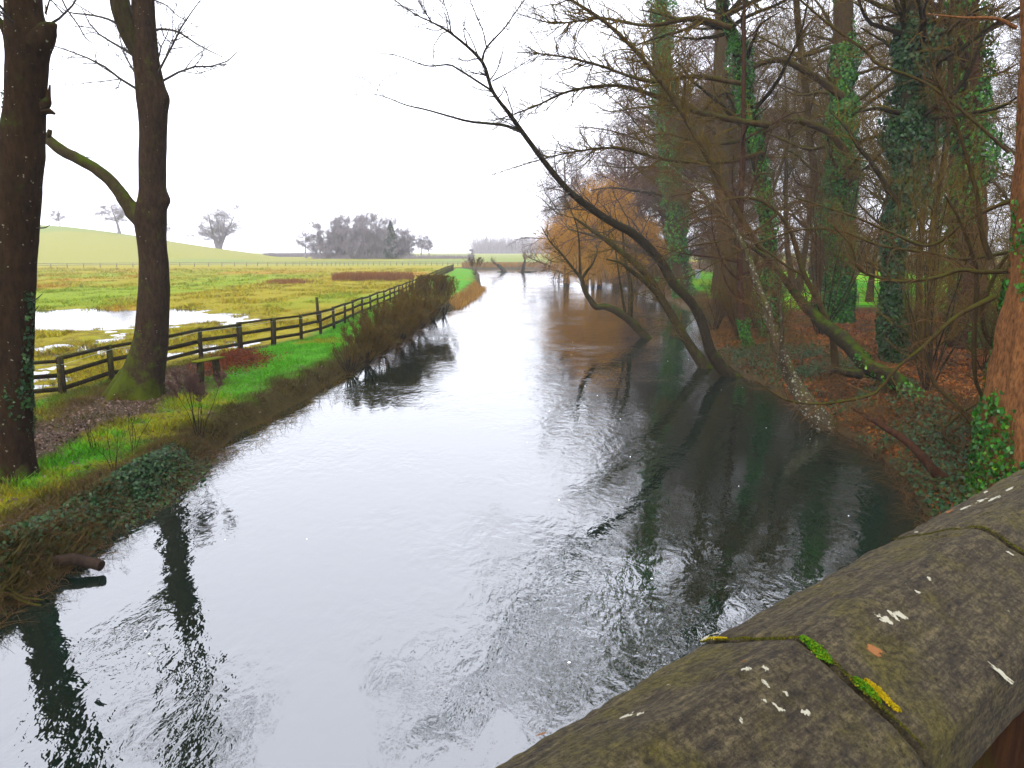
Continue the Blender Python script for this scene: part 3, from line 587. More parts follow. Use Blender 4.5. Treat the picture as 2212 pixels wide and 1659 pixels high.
# ------------------------------------------------------------------ wooden fence along the path
fp = [tuple(p) for p in FENCE]; y = 42.8
while y < 150: y += 2.6 if y > 60 else 3.0; fp.append((float(fence_x(y)), y))
fp = np.array(fp); rng = R(8)
fn = thing('post_and_rail_fence', 'dark mossy post and rail timber fence along the riverside path beside the bench', 'fence')
fz = np.array([gz_(px + .5, py) for px, py in fp]); fz = np.convolve(np.pad(fz, 1, mode='edge'), np.ones(3) / 3, 'valid') + rng.normal(0, .02, len(fz)); fz = np.maximum(fz, .42)
tilt = rng.normal(0, .018, (len(fp), 2))
for k, (px, py) in enumerate(fp):
    a = Acc(); j = min(k, len(fp) - 2); d = norm(fp[j + 1] - fp[j]); ax = np.array([[d[0], d[1], 0], [-d[1], d[0], 0], [tilt[k][0], tilt[k][1], 1]])
    wd = rng.uniform(.11, .15) * (1.5 if k in (8, 9, 4) else 1)
    a.box((px, py, fz[k] + .42), (wd, .12, 1.5), ax, .96, .006, rng); add('post', a.build('post', sm=False), M['fence'], fn)
for nm, hz in (('top_rail', 1.08), ('middle_rail', .66), ('bottom_rail', .26)):
    a = Acc()
    for k in range(len(fp) - 1):
        A0 = np.array([*fp[k], fz[k] + hz + rng.normal(0, .02)]); B0 = np.array([*fp[k + 1], fz[k + 1] + hz + rng.normal(0, .02)]); d = B0 - A0; L = np.linalg.norm(d); ex = d / L; ey = norm(np.cross([0, 0, 1.], ex)); ez = np.cross(ex, ey)
        c = (A0 + B0) / 2 + ey * (.085 if nm != 'top_rail' else .0); 
        a.box(c + ez * (.0 if nm != 'top_rail' else .02), (L + .02, .045 if nm != 'top_rail' else .10, .13 if nm != 'top_rail' else .09), np.array([ex, ey, ez]), 1, .007, rng)
    add(nm, a.build(nm, sm=False), M['fence'], fn)
a = Acc(); q = np.array([(p[0], p[1], fz[k] + 1.0 + (.03 if k % 2 else -.02)) for k, p in enumerate(fp[:30])]) + np.array([.09, 0, 0]); tubes(a, q, np.full(len(q), .004), 4); add('wire', a.build('wire'), M['grey'], fn)
# loose post standing in the field
p = on(687, 702, .36); a = Acc(); a.box((0, 0, .75), (.14, .14, 1.7), np.array([[1, 0, 0], [0, 1, 0], [-.02, 0, 1]]), .8, .01, R(3))
add('gate_post', a.build('gate_post', sm=False), M['fence'], None, p, label='single dark timber post standing alone in the wet field behind the near fence', category='post')

# field fence far off
ff = thing('field_fence', 'thin grey post and rail fence crossing the whole meadow far behind the reed patch', 'fence')
pts = curve(np.array([(-175, 178, 0), (-123, 197, 0), (-70, 226, 0), (-45, 236, 0), (-16, 234, 0), (4, 230, 0), (30, 226, 0)]), 102)
fzz = height(pts[:, 0], pts[:, 1])
for k in range(0, 100):
    a = Acc(); a.box((pts[k, 0], pts[k, 1], fzz[k] + .6), (.16, .14, 1.25)); add('post', a.build('post', sm=False), M['fence_far'], ff)
for nm, hz in (('top_rail', 1.15), ('middle_rail', .72)):
    a = Acc()
    for k in range(99):
        A0 = np.array([*pts[k, :2], fzz[k] + hz]); B0 = np.array([*pts[k + 1, :2], fzz[k + 1] + hz]); d = B0 - A0; L = np.linalg.norm(d); ex = d / L; ey = norm(np.cross([0, 0, 1.], ex))
        a.box((A0 + B0) / 2, (L, .05, .12), np.array([ex, ey, np.cross(ex, ey)]))
    add(nm, a.build(nm, sm=False), M['fence_far'], ff)

# ------------------------------------------------------------------ bench
gzb = gz_(-9.75, 23.6); bn = thing('bench', 'small rustic plank bench with a mossy yellow-green seat on two stout legs beside the path', 'bench', (-9.5, 23.5, gzb), 1.02)
a = Acc(); a.box((0, 0, .68), (.98, .30, .06), np.array([[1, 0, .04], [0, 1, .03], [0, -.03, 1]]), 1, .008, R(4)); add('seat', a.build('seat', sm=False), barkmat('mossy_plank', (.03, .03, .01), (.07, .07, .015), (.11, .12, .008), .8), bn)
for sx in (-.30, .30):
    a = Acc(); a.box((sx, 0, .27), (.13, .22, .70), np.array([[1, 0, 0], [0, 1, 0], [-.08 * sx / .3, 0, 1]]), .9, .008, R(6)); add('leg', a.build('leg', sm=False), M['fence'], bn)

# ------------------------------------------------------------------ bracken heap
rng = R(12); c0 = np.array([-10.0, 27.2]); n = 1500; d2 = rng.normal(0, 1, (n, 2)); cc = c0 + d2 * [0.55, 1.15]
zh = height(cc[:, 0], cc[:, 1]) + .40 * np.exp(-(d2 ** 2).sum(1) / 1.6) * rng.random(n)
a = Acc(); Pq, Rq = grow(rng, np.column_stack([cc, zh]), rng.normal(0, 1, (n, 3)) * [1, 1, .35], rng.uniform(.2, .5, n), 5, .45, -.05, np.full(n, .007), .4); tubes(a, Pq, Rq, 3)
leaves(a, Pq[:, 2:].reshape(-1, 3) + rng.normal(0, .04, (n * 3, 3)), np.tile([0, 0, 1.], (n * 3, 1)), .07, rng, 1.0)
add('bracken_heap', a.build('bracken_heap', sm=False), M['bracken'], label='heap of rusty brown dead bracken on the ground behind the bench', category='heap')

# ------------------------------------------------------------------ bushes
def bush(name, label, x, y, h, wd, seed, m, nst=16, n2=160, n3=1400, flat=True, lean=(0, 0), tw=.5, rs=.022, group=None, cat='bush', rm=.005, rise=.55, z0=None):
    rng = R(seed); z0 = gz_(x, y) if z0 is None else z0; base = np.array([x, y, max(z0, -.1) - .05]); t = thing(name, label, cat, base, 0, group)
    aa = rng.uniform(0, 2 * math.pi, nst); rr = rng.random(nst) ** .6
    d = np.stack([np.cos(aa) * rr * wd / h * .62 + lean[0], np.sin(aa) * rr * wd / h * .62 + lean[1], np.ones(nst)], -1)
    st = np.stack([np.cos(aa) * .12 * rr, np.sin(aa) * .12 * rr, np.zeros(nst)], -1)
    P, r = grow(rng, st, d, np.full(nst, h * 1.02) * rng.uniform(.8, 1.1, nst), 9, .10, .03, rng.uniform(.6, 1, nst) * rs, .3)
    sa = Acc(); tubes(sa, P, r, 5); ta = Acc()
    tws = twigs(rng, P, r, [n2, n3], [tw * h * .36, tw * h * .22], .12, .22, rise, rm, (15, 55))
    for q, rq, sd in tws:
        if flat: q[..., 2] = np.minimum(q[..., 2], h * (1 + .02 * rng.normal(size=q.shape[:2])))
        tubes(ta, q, rq, sd)
    add('stems', sa.build('stems'), M['bark_lean'], t); add('twigs', ta.build('twigs', sm=False), m, t); return t
bush('clipped_bush', 'goblet shaped bush clipped flat on top, standing in the water edge beyond the long hedge', -5.25, 50.5, 2.95, 3.3, 41, M['twig_bush'], 30, 900, 9000, z0=.05, tw=.6, rise=.5, rm=.008)
bush('clipped_bush', 'second clipped bush hidden close behind the goblet shaped one', -4.9, 54.5, 2.7, 2.6, 42, M['twig_bush'], 16, 300, 2600, z0=.05)
for k, (x, y, h, wd, lb) in enumerate([(-6.1, 28.2, 1.15, 1.7, 'low wiry bush at the near end of the riverside hedge'), (-5.9, 30.6, 1.55, 2.2, 'knee-high dense bush second from the near end of the riverside hedge'), (-5.7, 33.3, 1.95, 2.6, 'rounded olive brown bush leaning over the water, third in the riverside hedge'), (-5.5, 36.6, 2.15, 2.8, 'broad brown bush in the middle of the riverside hedge'), (-5.45, 40.4, 2.2, 2.9, 'olive twiggy bush overhanging the river near the far end of the hedge'), (-5.4, 44.6, 2.1, 2.7, 'last bush of the riverside hedge before the goblet shaped one')]):
    bush('riverside_bush', lb, x, y, h, wd, 50 + k, M['twig_bush'], 26, 700 if k else 160, 8500 if k else 900, flat=False, lean=(.12, 0), tw=.75, rise=.3, rm=.0065, z0=.1, group='hedge bushes on the water edge')
bush('round_bush', 'small round clipped bush at the far tip of the green bank', -6.3, 128, 2.9, 2.6, 60, M['twig_bush'], 20, 300, 2600, rm=.012)
bush('clipped_sapling', 'thin stemmed purplish bush with a dense twiggy head below the forked tree', -7.15, 16.9, 1.35, .85, 61, M['twig_purple'], 10, 260, 4000, tw=.5, rs=.013, rise=.72, rm=.0042, flat=False)
for k, (px, py, h, lb) in enumerate([(250, 1030, 1.0, 'bare sapling with crooked branches on the near bank above the ivy patch'), (205, 985, .7, 'slender leafless sapling nearest the big dark trunk'), (285, 985, .9, 'thin upright sapling beside the clipped twiggy bush'), (655, 832, .9, 'wispy bare shoots on the bank edge before the hedge'), (700, 815, .8, 'thin bare shoots at the foot of the first hedge bush')]):
    p = on(px, py, .4); bush('sapling', lb, p[0], p[1], h, h * .7, 70 + k, M['bark_lean'], 4, 14, 50, flat=False, tw=.8, rs=.010, rise=.3, rm=.0025, cat='sapling', group='thin saplings on the left bank')
# brambles and ivy on the near left bank
def scatter_patch(name, label, cat, cx, cy, sx, sy, n, m, seed, size=.07, hh=.18, kind=None, clip=True):
    rng = R(seed); d = rng.normal(0, 1, (n, 2)); x = cx + d[:, 0] * sx; y = cy + d[:, 1] * sy
    z = np.maximum(height(x, y), .0) + rng.random(n) * hh * np.exp(-(d ** 2).sum(1) / 3); a = Acc()
    leaves(a, np.stack([x, y, z], -1), np.tile([.3, -.3, 1.], (n, 1)), size * rng.uniform(.6, 1.3, n), rng, .6)
    return add(name, a.build(name, sm=False), m, None, None, label=label, category=cat, kind=kind)
scatter_patch('ground_ivy', 'dark green ivy trailing over the near left bank down to the water', 'ivy', -6.8, 13.6, .24, 1.1, 5000, M['ivy_dark'], 81, .065, .28, 'stuff')
scatter_patch('ground_ivy', 'dark green ivy in the bank corner nearest the camera', 'ivy', -6.95, 10.2, .22, .8, 900, M['ivy_dark'], 82, .06, .2, 'stuff')
def bramble(name, label, x0, x1, y0, y1, n, m, seed, L=.7, kind='stuff', r=.004):
    rng = R(seed); x = rng.uniform(x0, x1, n); y = rng.uniform(y0, y1, n); z = np.maximum(height(x, y), 0)
    P, Rr = grow(rng, np.stack([x, y, z], -1), rng.normal(0, 1, (n, 3)) * [1, 1, .4] + [0, 0, .6], L * rng.uniform(.3, 1.2, n), 7, .3, -.14, np.full(n, r), .4)
    P[..., 2] = np.maximum(P[..., 2], -.03); a = Acc(); tubes(a, P, Rr, 3); return add(name, a.build(name, sm=False), m, label=label, category='bramble', kind=kind)
bramble('bank_bramble', 'tangle of brown bramble stems along the near left water edge', -7.6, -6.2, 7.5, 17, 3000, M['twig_brown'], 83, .55)
bramble('bank_bramble', 'dry stems fringing the left bank up to the hedge', -7.0, -5.9, 17, 30, 1100, M['twig_bush'], 84, .5)
bramble('bank_bramble', 'dry stems under the hedge bushes', -6.4, -5.1, 30, 48, 1300, M['twig_brown'], 85, .7)
def left_litter(n, seed, m, label, cat):
    rng = R(seed); y = rng.uniform(8, 27, n); pc = np.interp(y, [5, 13, 16, 19.5, 22, 26, 34, 40], [-8.4, -9.6, -10.4, -10.4, -11, -11, -11, -12]); x = pc + rng.normal(0, .9, n) + (rng.random(n) < .3) * rng.uniform(0, 3.2, n); k = x < np.interp(y, LY, LX) - .2; x, y = x[k], y[k]; a = Acc()
    leaves(a, np.stack([x, y, height(x, y) + .012], -1), np.tile([0, 0, 1.], (len(x), 1)), rng.uniform(.04, .09, len(x)), rng, .4); add('leaf_litter', a.build('leaf_litter', sm=False), m, kind='stuff', label=label, category=cat)
left_litter(9000, 87, M['path_leaf'], 'wet purplish brown leaves trodden into the muddy path under the big trees', 'leaf litter')
for k, (cx, cy, sx, sy, n, h_) in enumerate([(-12.3, 17.8, 1.5, 1.2, 1500, .45), (-11.6, 21.2, .8, 1.2, 900, .35), (-12.0, 24.5, .5, 1.6, 900, .35)]):
    rg = R(880 + k); d = rg.normal(0, 1, (n, 2)); x, y = cx + d[:, 0] * sx, cy + d[:, 1] * sy; P, Rr = grow(rg, np.stack([x, y, height(x, y)], -1), rg.normal(0, .6, (n, 3)) + [0, 0, 1], h_ * rg.uniform(.3, 1.1, n), 5, .22, -.06, np.full(n, .004), .4); a = Acc(); tubes(a, P, Rr, 3)
    add('dead_stems', a.build('dead_stems', sm=False), M['twig_bush'], kind='stuff', label=['brown dead stems in the flooded corner behind the big dark trunk', 'dead weeds around the fence beside the forked tree foot', 'dead weeds along the fence foot behind the forked tree'][k], category='dead weeds')
# reeds along the far left bank and in the field
def reeds(name, label, x, y, hh, m, seed, r=.012, kind='stuff', cat='reeds', lean=.25):
    rng = R(seed); n = len(x); z = np.maximum(height(x, y), -.05); P, Rr = grow(rng, np.stack([x, y, z], -1), rng.normal(0, lean, (n, 3)) + [0, 0, 1], hh * rng.uniform(.5, 1.15, n), 4, .12, 0, np.full(n, r), .4)
    a = Acc(); tubes(a, P, Rr, 3); return add(name, a.build(name, sm=False), m, label=label, category=cat, kind=kind)
rng = R(90); n = 2600; yy = rng.uniform(62, 98, n) ; xx = np.interp(yy, LY, LX) + rng.normal(-.15, .35, n)
reeds('bank_reeds', 'orange dry reeds along the tip of the far left bank', xx, yy, .5, M['reed'], 91, .016)
n = 7000; d = rng.uniform(-1, 1, (n, 2)); d = d[(d ** 2).sum(1) < 1]; xx = -20.2 + d[:, 0] * 5.6 + d[:, 1] * 1.2; yy = 112 + d[:, 1] * 5 
reeds('field_reeds', 'long reddish brown reed patch in the meadow', xx, yy, 1.15, M['fieldreed'], 92, .03)
n = 900; d = rng.normal(0, 1, (n, 2)); reeds('field_reeds', 'small brownish reed clump left of the long reed patch', -29.3 + d[:, 0] * 1.2, 100 + d[:, 1] * 1.5, .6, M['fieldreed'], 93, .03)
n = 5000; reeds('far_reeds', 'band of tan reeds at the far end of the river under the fence', rng.uniform(-14, 9, n), rng.uniform(213.5, 219, n), 1.3, M['reed'], 94, .045)

# ------------------------------------------------------------------ grass
def blades(name, x, y, hh, wd, seed, bright=1.0, lean=.5, colj=.45):
    rng = R(seed); z = height(x, y); ok = z > .06 if 'field' not in name else z > .30; x, y, z = x[ok], y[ok], z[ok]; hh = hh[ok]; n = len(x)
    a = rng.uniform(0, 2 * math.pi, n); b = np.stack([np.cos(a), np.sin(a), 0 * a], -1) * (wd * np.ones(n))[:, None] * hh[:, None]
    tip = rng.normal(0, lean, (n, 3)) * hh[:, None]; tip[:, 2] = hh; C = np.stack([x, y, z - .01], -1)
    v = np.stack([C - b, C + b, C + tip], 1).reshape(-1, 3); col = gcol(x, y, z) * bright * rng.uniform(1 - colj, 1 + colj, (n, 1)) * (1 + rng.normal(0, .14, (n, 3)))
    return add(name, mesh(name, v, None, np.arange(3 * n).reshape(-1, 3), cols=np.repeat(np.clip(col, 0, 1), 3, 0), smooth_=False), M['blade'], kind='stuff', label={'bank_grass': 'short green grass on the left river bank', 'field_grass': 'rough tussocky yellow green meadow grass', 'lawn_grass': 'grass and weeds on the right bank'}[name], category='grass')
rng = R(100); n = 220000; y = 7 * (60 / 7) ** rng.random(n); x = rng.uniform(0, 1, n) * (np.interp(y, LY, LX) - fence_x(y)) + fence_x(y)
pc = np.interp(y, [5, 13, 16, 19.5, 22, 26, 34, 40], [-8.4, -9.6, -10.4, -10.4, -11, -11, -11, -12]); keep = (np.abs(x - pc) > .8) | (y > 24) | (rng.random(n) < .12); x, y = x[keep], y[keep]
blades('bank_grass', x, y, rng.uniform(.04, .12, len(x)) * (.7 + 1.6 * np.clip(fbm(x * 1.6, y * 1.6, 8, 3) + .25, 0, 1)) * (1 + .35 * smooth(16, 9, y)), .08, 101, lean=.7)
n = 260000; y = 16 * (190 / 16) ** rng.random(n); x = fence_x(y) - (y * .62) * rng.random(n); tf = fbm(x * .6, y * .35, 3, 3); keep = tf > -.1 + .1 * rng.normal(size=n); x, y, tf = x[keep], y[keep], tf[keep]
blades('field_grass', x, y, (.06 + .25 * np.clip(tf + .1, 0, 1)) * rng.uniform(.5, 1.2, len(x)) * (1 + y / 120), .14, 102, lean=.9)

# ------------------------------------------------------------------ distant trees (meadow side)
def put(meshes, label, cat, name, x, y, mt, mc, group=None, rz=0, s=1.0, z=None):
    t = thing(name, label, cat, (x, y, (gz_(x, y) if z is None else z)), rz, group); t.scale = (s, s, s)
    add('trunk', meshes[0], mt, t); add('crown', meshes[1], mc, t); return t
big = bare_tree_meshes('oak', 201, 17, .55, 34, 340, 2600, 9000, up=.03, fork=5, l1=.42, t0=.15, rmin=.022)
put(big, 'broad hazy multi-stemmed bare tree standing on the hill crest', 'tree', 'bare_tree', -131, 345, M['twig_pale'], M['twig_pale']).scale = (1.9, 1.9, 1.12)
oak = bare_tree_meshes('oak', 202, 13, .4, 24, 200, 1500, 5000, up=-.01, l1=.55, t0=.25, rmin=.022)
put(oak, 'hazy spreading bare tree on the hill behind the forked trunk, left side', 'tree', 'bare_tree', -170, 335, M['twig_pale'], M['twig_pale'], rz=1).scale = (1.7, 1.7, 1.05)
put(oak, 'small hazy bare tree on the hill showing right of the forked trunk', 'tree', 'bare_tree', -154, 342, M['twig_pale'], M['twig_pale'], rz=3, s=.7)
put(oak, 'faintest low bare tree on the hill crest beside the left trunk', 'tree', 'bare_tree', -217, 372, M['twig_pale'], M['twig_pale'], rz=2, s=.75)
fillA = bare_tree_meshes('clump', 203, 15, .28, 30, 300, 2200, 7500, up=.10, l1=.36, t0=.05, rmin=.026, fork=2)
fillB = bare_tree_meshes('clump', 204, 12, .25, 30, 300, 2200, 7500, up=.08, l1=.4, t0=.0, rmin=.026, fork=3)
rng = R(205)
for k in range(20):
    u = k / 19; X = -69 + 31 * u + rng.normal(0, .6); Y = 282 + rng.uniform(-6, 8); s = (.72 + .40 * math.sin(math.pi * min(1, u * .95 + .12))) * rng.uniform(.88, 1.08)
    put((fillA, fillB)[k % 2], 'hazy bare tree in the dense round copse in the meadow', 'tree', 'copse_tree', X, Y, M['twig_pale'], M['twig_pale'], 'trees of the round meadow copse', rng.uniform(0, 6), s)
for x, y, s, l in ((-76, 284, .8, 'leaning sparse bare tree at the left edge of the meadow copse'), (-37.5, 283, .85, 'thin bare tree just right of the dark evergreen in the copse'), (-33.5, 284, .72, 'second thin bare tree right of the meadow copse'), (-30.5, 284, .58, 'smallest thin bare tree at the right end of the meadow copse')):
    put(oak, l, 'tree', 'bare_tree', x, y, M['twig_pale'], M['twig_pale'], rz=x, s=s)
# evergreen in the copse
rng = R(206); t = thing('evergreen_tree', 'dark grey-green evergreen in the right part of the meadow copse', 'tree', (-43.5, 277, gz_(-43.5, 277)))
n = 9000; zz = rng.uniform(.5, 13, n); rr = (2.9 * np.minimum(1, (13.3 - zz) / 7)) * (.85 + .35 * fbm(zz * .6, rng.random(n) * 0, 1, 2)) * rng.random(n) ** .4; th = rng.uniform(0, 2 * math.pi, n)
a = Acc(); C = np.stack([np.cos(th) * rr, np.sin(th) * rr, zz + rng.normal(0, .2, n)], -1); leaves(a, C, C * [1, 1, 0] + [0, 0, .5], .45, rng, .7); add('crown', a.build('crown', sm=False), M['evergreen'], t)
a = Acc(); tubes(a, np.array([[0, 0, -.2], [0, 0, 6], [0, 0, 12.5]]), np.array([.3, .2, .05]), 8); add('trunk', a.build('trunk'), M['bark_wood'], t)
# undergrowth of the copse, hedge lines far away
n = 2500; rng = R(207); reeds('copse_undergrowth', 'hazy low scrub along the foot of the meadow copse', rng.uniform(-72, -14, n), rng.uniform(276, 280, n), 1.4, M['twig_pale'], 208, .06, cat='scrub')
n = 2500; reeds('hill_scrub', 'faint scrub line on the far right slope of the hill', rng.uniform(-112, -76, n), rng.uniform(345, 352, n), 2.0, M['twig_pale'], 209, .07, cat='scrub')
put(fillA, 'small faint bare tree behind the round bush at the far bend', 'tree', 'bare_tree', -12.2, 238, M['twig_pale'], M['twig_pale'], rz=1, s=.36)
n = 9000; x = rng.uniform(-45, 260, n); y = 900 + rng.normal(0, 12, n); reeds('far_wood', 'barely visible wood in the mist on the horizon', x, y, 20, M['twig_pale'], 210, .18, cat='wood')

# ------------------------------------------------------------------ river stumps
def stump(label, px, py, pts, tws, seed):
    b = on(px, py, 0); rng = R(seed); t = thing('willow_stump', label, 'stump', b, 0, 'pollard stumps in the far river'); a = Acc(); P, Rr = traced(pts, b[1], 14, 8, a, .2); traced(tws, b[1], 10, 7, a, .2)
    add('trunk', a.build('trunk', b), M['bark_lean'], t); a = Acc(); build_tw(twigs(rng, P[-3:][None], Rr[-3:][None], [36, 60], [2.8, 1.3], .14, .12, .5, .018, (5, 50)), a); add('shoots', a.build('shoots', b, sm=False), M['twig_brown'], t)
stump('dark stump leaning left in the river far away, thin shoots on top', 1086, 588, [(1092, 590, 0, 9), (1088, 585, 0, 8), (1082, 578, 0, 7), (1077, 574, 0, 7), (1073, 572, 0, 5)], [(1074, 588, 0, 3), (1088, 588, 0, 5), (1100, 589, 0, 3), (1112, 588, 0, 1.5)], 220)
stump('dark stump leaning right in the river far away beside the wood', 1128, 588, [(1127, 590, 0, 9), (1129, 583, 0, 7), (1131, 575, 0, 7), (1133, 568, 0, 6), (1134, 562, 0, 4)], [(1116, 589, 0, 2), (1128, 588, 0, 5), (1142, 587, 0, 3), (1160, 586, 0, 2)], 221)
# log and sticks on the near left water edge
b = on(190, 1218, .12); a = Acc(); traced([(120, 1212, 0, 22), (150, 1208, 0, 22), (185, 1212, 0, 21), (219, 1222, -.05, 20)], b[1], 20, 12, a, .2); add('log', a.build('log', b), barkmat('wet_log_bark', (.008, .006, .005), (.035, .024, .018)), None, b, label='dark cut log poking out of the near left bank over the water', category='log')
for pts, l in (([(-20, 1268, 0, 8), (20, 1285, 0, 8), (60, 1303, 0, 7), (90, 1308, 0, 4)], 'bare grey branch lying in the bottom left water edge'), ([(15, 1270, 0, 5), (50, 1290, 0, 4), (95, 1296, 0, 3)], 'thinner stick crossing above the grey branch at the bottom left water edge')):
    b = on(40, 1300, .05); a = Acc(); traced(pts, b[1], 14, 6, a, .1); add('fallen_branch', a.build('fallen_branch', b), M['bark_wood'], None, b, label=l, category='branch')

# ------------------------------------------------------------------ right bank: leaning trees
def lean_tree(name, label, base_px, z0, trunk, limbs, seed, mt, mtw, ns=(60, 500, 2200), Ls=(1.6, .8, .45), K=60, sides=14, iv=None, t0=.25, lean=None, rough=.14, up=.02, limb_n=(14, 90, 260), limb_L=(.9, .5, .28), rmin=.004, ivm='ivy', cat='tree', wander=.28, rfreq=2.5, zf=.6):
    b = on(*base_px, z0); Y = b[1]; t = thing(name, label, cat, b); rng = R(seed); a = Acc(); c = Acc()
    P, Rr = traced(trunk, Y, K, sides, a, rough, seed, (), rfreq, zf)
    for lm in limbs:
        q, r = traced(lm, Y, 22, 8, a, .08, seed)
        if limb_n: build_tw(twigs(rng, q[None], r[None], limb_n, limb_L, up, wander, .1, rmin, (25, 70)), c)
    if ns: build_tw(twigs(rng, P[None], Rr[None], ns, Ls, up, wander, t0, rmin, (25, 75), lean), c)
    add('trunk', a.build('trunk', b), mt, t)
    if c.n: add('branches', c.build('branches', b, sm=False), mtw, t)
    if iv:
        for (i0, i1, n, sz, th, thr) in iv:
            d = Acc(); ivy(d, P[int(i0 * K):int(i1 * K)], Rr[int(i0 * K):int(i1 * K)], n, rng, sz, th, 0, 1, thr); add('ivy', d.build('ivy', b, sm=False), M[ivm], t)
    return t, P, Rr
lean_tree('leaning_tree', 'long dark leaning tree whose bare top reaches far left over the river', (1585, 812), 0, [(1592, 822, 0, 29.9), (1571, 806, 0, 26.4), (1550, 782, 0, 23.8), (1533, 754, 0, 21.1), (1516, 695, 0, 21.1), (1492, 652, 0, 19.4), (1457, 615, 0, 19.4), (1428, 567, 0, 19.4), (1395, 528, -.3, 18.5), (1361, 500, -.6, 18.5), (1335, 487, -.8, 16.7), (1301, 467, -1, 15.8), (1234, 417, -1.6, 13.2), (1184, 360, -2, 11.4), (1134, 293, -2.4, 9.68), (1101, 247, -2.8, 8.36), (1064, 197, -3.2, 7.48), (1041, 133, -3.6, 6.6), (981, 77, -4, 4.84), (937, 50, -4.2, 3.52), (901, 33, -4.4, 2.46), (851, 0, -4.6, 1.58), (810, -30, -4.6, 0.88)],
    [[(1121, 283, -2.5, 7), (1087, 270, -2.7, 6), (1017, 263, -3.2, 5), (967, 250, -3.6, 4.2), (921, 237, -4, 3.5), (877, 227, -4.3, 2.8), (834, 210, -4.6, 2.2), (801, 203, -4.8, 1.6), (744, 205, -5, .9)],
     [(1064, 197, -3.2, 5), (991, 150, -3.8, 4), (967, 140, -4, 3.4), (921, 142, -4.4, 2.6), (857, 120, -4.8, 1.8), (794, 113, -5, 1)], [(1041, 133, -3.6, 5), (1051, 103, -3.6, 4), (1090, 60, -3.4, 3), (1111, 30, -3.2, 2.4), (1140, -10, -3, 1.8)],
     [(1051, 103, -3.6, 3), (1044, 70, -3.8, 2.4), (1030, 35, -4, 2), (1015, 0, -4, 1.4)], [(974, 72, -4, 3), (970, 40, -4.1, 2.2), (957, 0, -4.2, 1.5)], [(934, 50, -4.2, 3), (915, 20, -4.3, 2), (900, -5, -4.4, 1.4)], [(811, 203, -4.7, 1.4), (830, 170, -4.8, 1), (860, 158, -4.9, .7)],
     [(831, 209, -4.6, 1.6), (800, 180, -4.8, 1.2), (780, 165, -4.9, .8), (750, 152, -5, .6)], [(1064, 175, -3.3, 3), (1110, 150, -3, 2), (1150, 125, -2.7, 1.2)]],
    301, M['bark_lean'], M['twig_dark'], (60, 480, 1500), (1.8, .8, .4), 110, 16, t0=.3, lean=(-.25, 0, .1), limb_n=(16, 70, 130), limb_L=(.7, .35, .2), rmin=.003)
lean_tree('leaning_tree', 'mossy leaning tree beside the long one, rooted in the water', (1523, 795), 0, [(1530, 802, 0, 26), (1521, 792, 0, 25), (1486, 739, .2, 19), (1451, 681, .5, 17), (1425, 640, .8, 16), (1399, 596, 1, 15), (1355, 555, 1.2, 13), (1311, 520, 1.4, 10), (1282, 500, 1.6, 7), (1240, 470, 1.8, 4)],
    [[(1425, 640, .8, 12), (1395, 610, .6, 10), (1370, 590, .4, 9), (1340, 568, .2, 5), (1310, 560, 0, 3)]], 302, M['bark_moss'], M['twig_olive'], (60, 420, 1300), (1.7, .9, .45), 60, 14, t0=.2)
lean_tree('leaning_tree', 'low mossy trunk bowing over the water then turning up, furthest of the three leaning out', (1396, 730), 0, [(1404, 738, 0, 18), (1396, 730, 0, 18), (1364, 695, 0, 18), (1345, 680, 0, 17), (1326, 669, 0, 16), (1305, 662, 0, 14), (1288, 663, 0, 13), (1275, 648, 0, 12), (1262, 625, 0, 10), (1256, 602, 0, 9), (1242, 585, 0, 6), (1212, 547, 0, 4.5), (1189, 523, 0, 3), (1170, 490, 0, 1.6)],
    [[(1257, 602, 0, 7), (1268, 585, 0, 6), (1280, 570, 0, 4), (1290, 545, 0, 2.5), (1288, 530, 0, 1.5)], [(1254, 598, 0, 6), (1252, 560, 0, 4.5), (1250, 510, 0, 3.5), (1240, 470, 0, 2.6), (1222, 430, 0, 1.6)], [(1360, 695, 0, 12), (1362, 660, 0, 11), (1361, 608, 0, 8), (1350, 560, 0, 6), (1345, 500, 0, 4)], [(1350, 675, 0, 6), (1338, 600, 0, 4), (1330, 540, 0, 3)]],
    303, M['bark_moss'], M['twig_olive'], (50, 260, 700), (1.6, .8, .4), 60, 12, t0=.55)
lean_tree('spotted_tree', 'slender leaning tree spotted with white lichen, rooted at the water edge', (1778, 925), 0, [(1792, 938, 0, 52), (1778, 915, 0, 46), (1752, 885, 0, 38), (1726, 845, .2, 33), (1706, 810, .4, 28), (1691, 770, .6, 23), (1667, 706, .9, 20), (1655, 665, 1.1, 18), (1643, 634, 1.3, 16), (1619, 563, 1.6, 13), (1600, 520, 1.8, 11), (1575, 480, 2, 9), (1530, 430, 2.3, 7), (1480, 385, 2.6, 4), (1420, 340, 3, 2)],
    [[(1706, 815, .3, 20), (1692, 790, .1, 15), (1686, 760, -.1, 12), (1690, 700, -.3, 8), (1680, 640, -.4, 5)]], 304, M['bark_birch'], M['twig_brown'], (50, 360, 1100), (1.5, .8, .4), 70, 14, t0=.35)
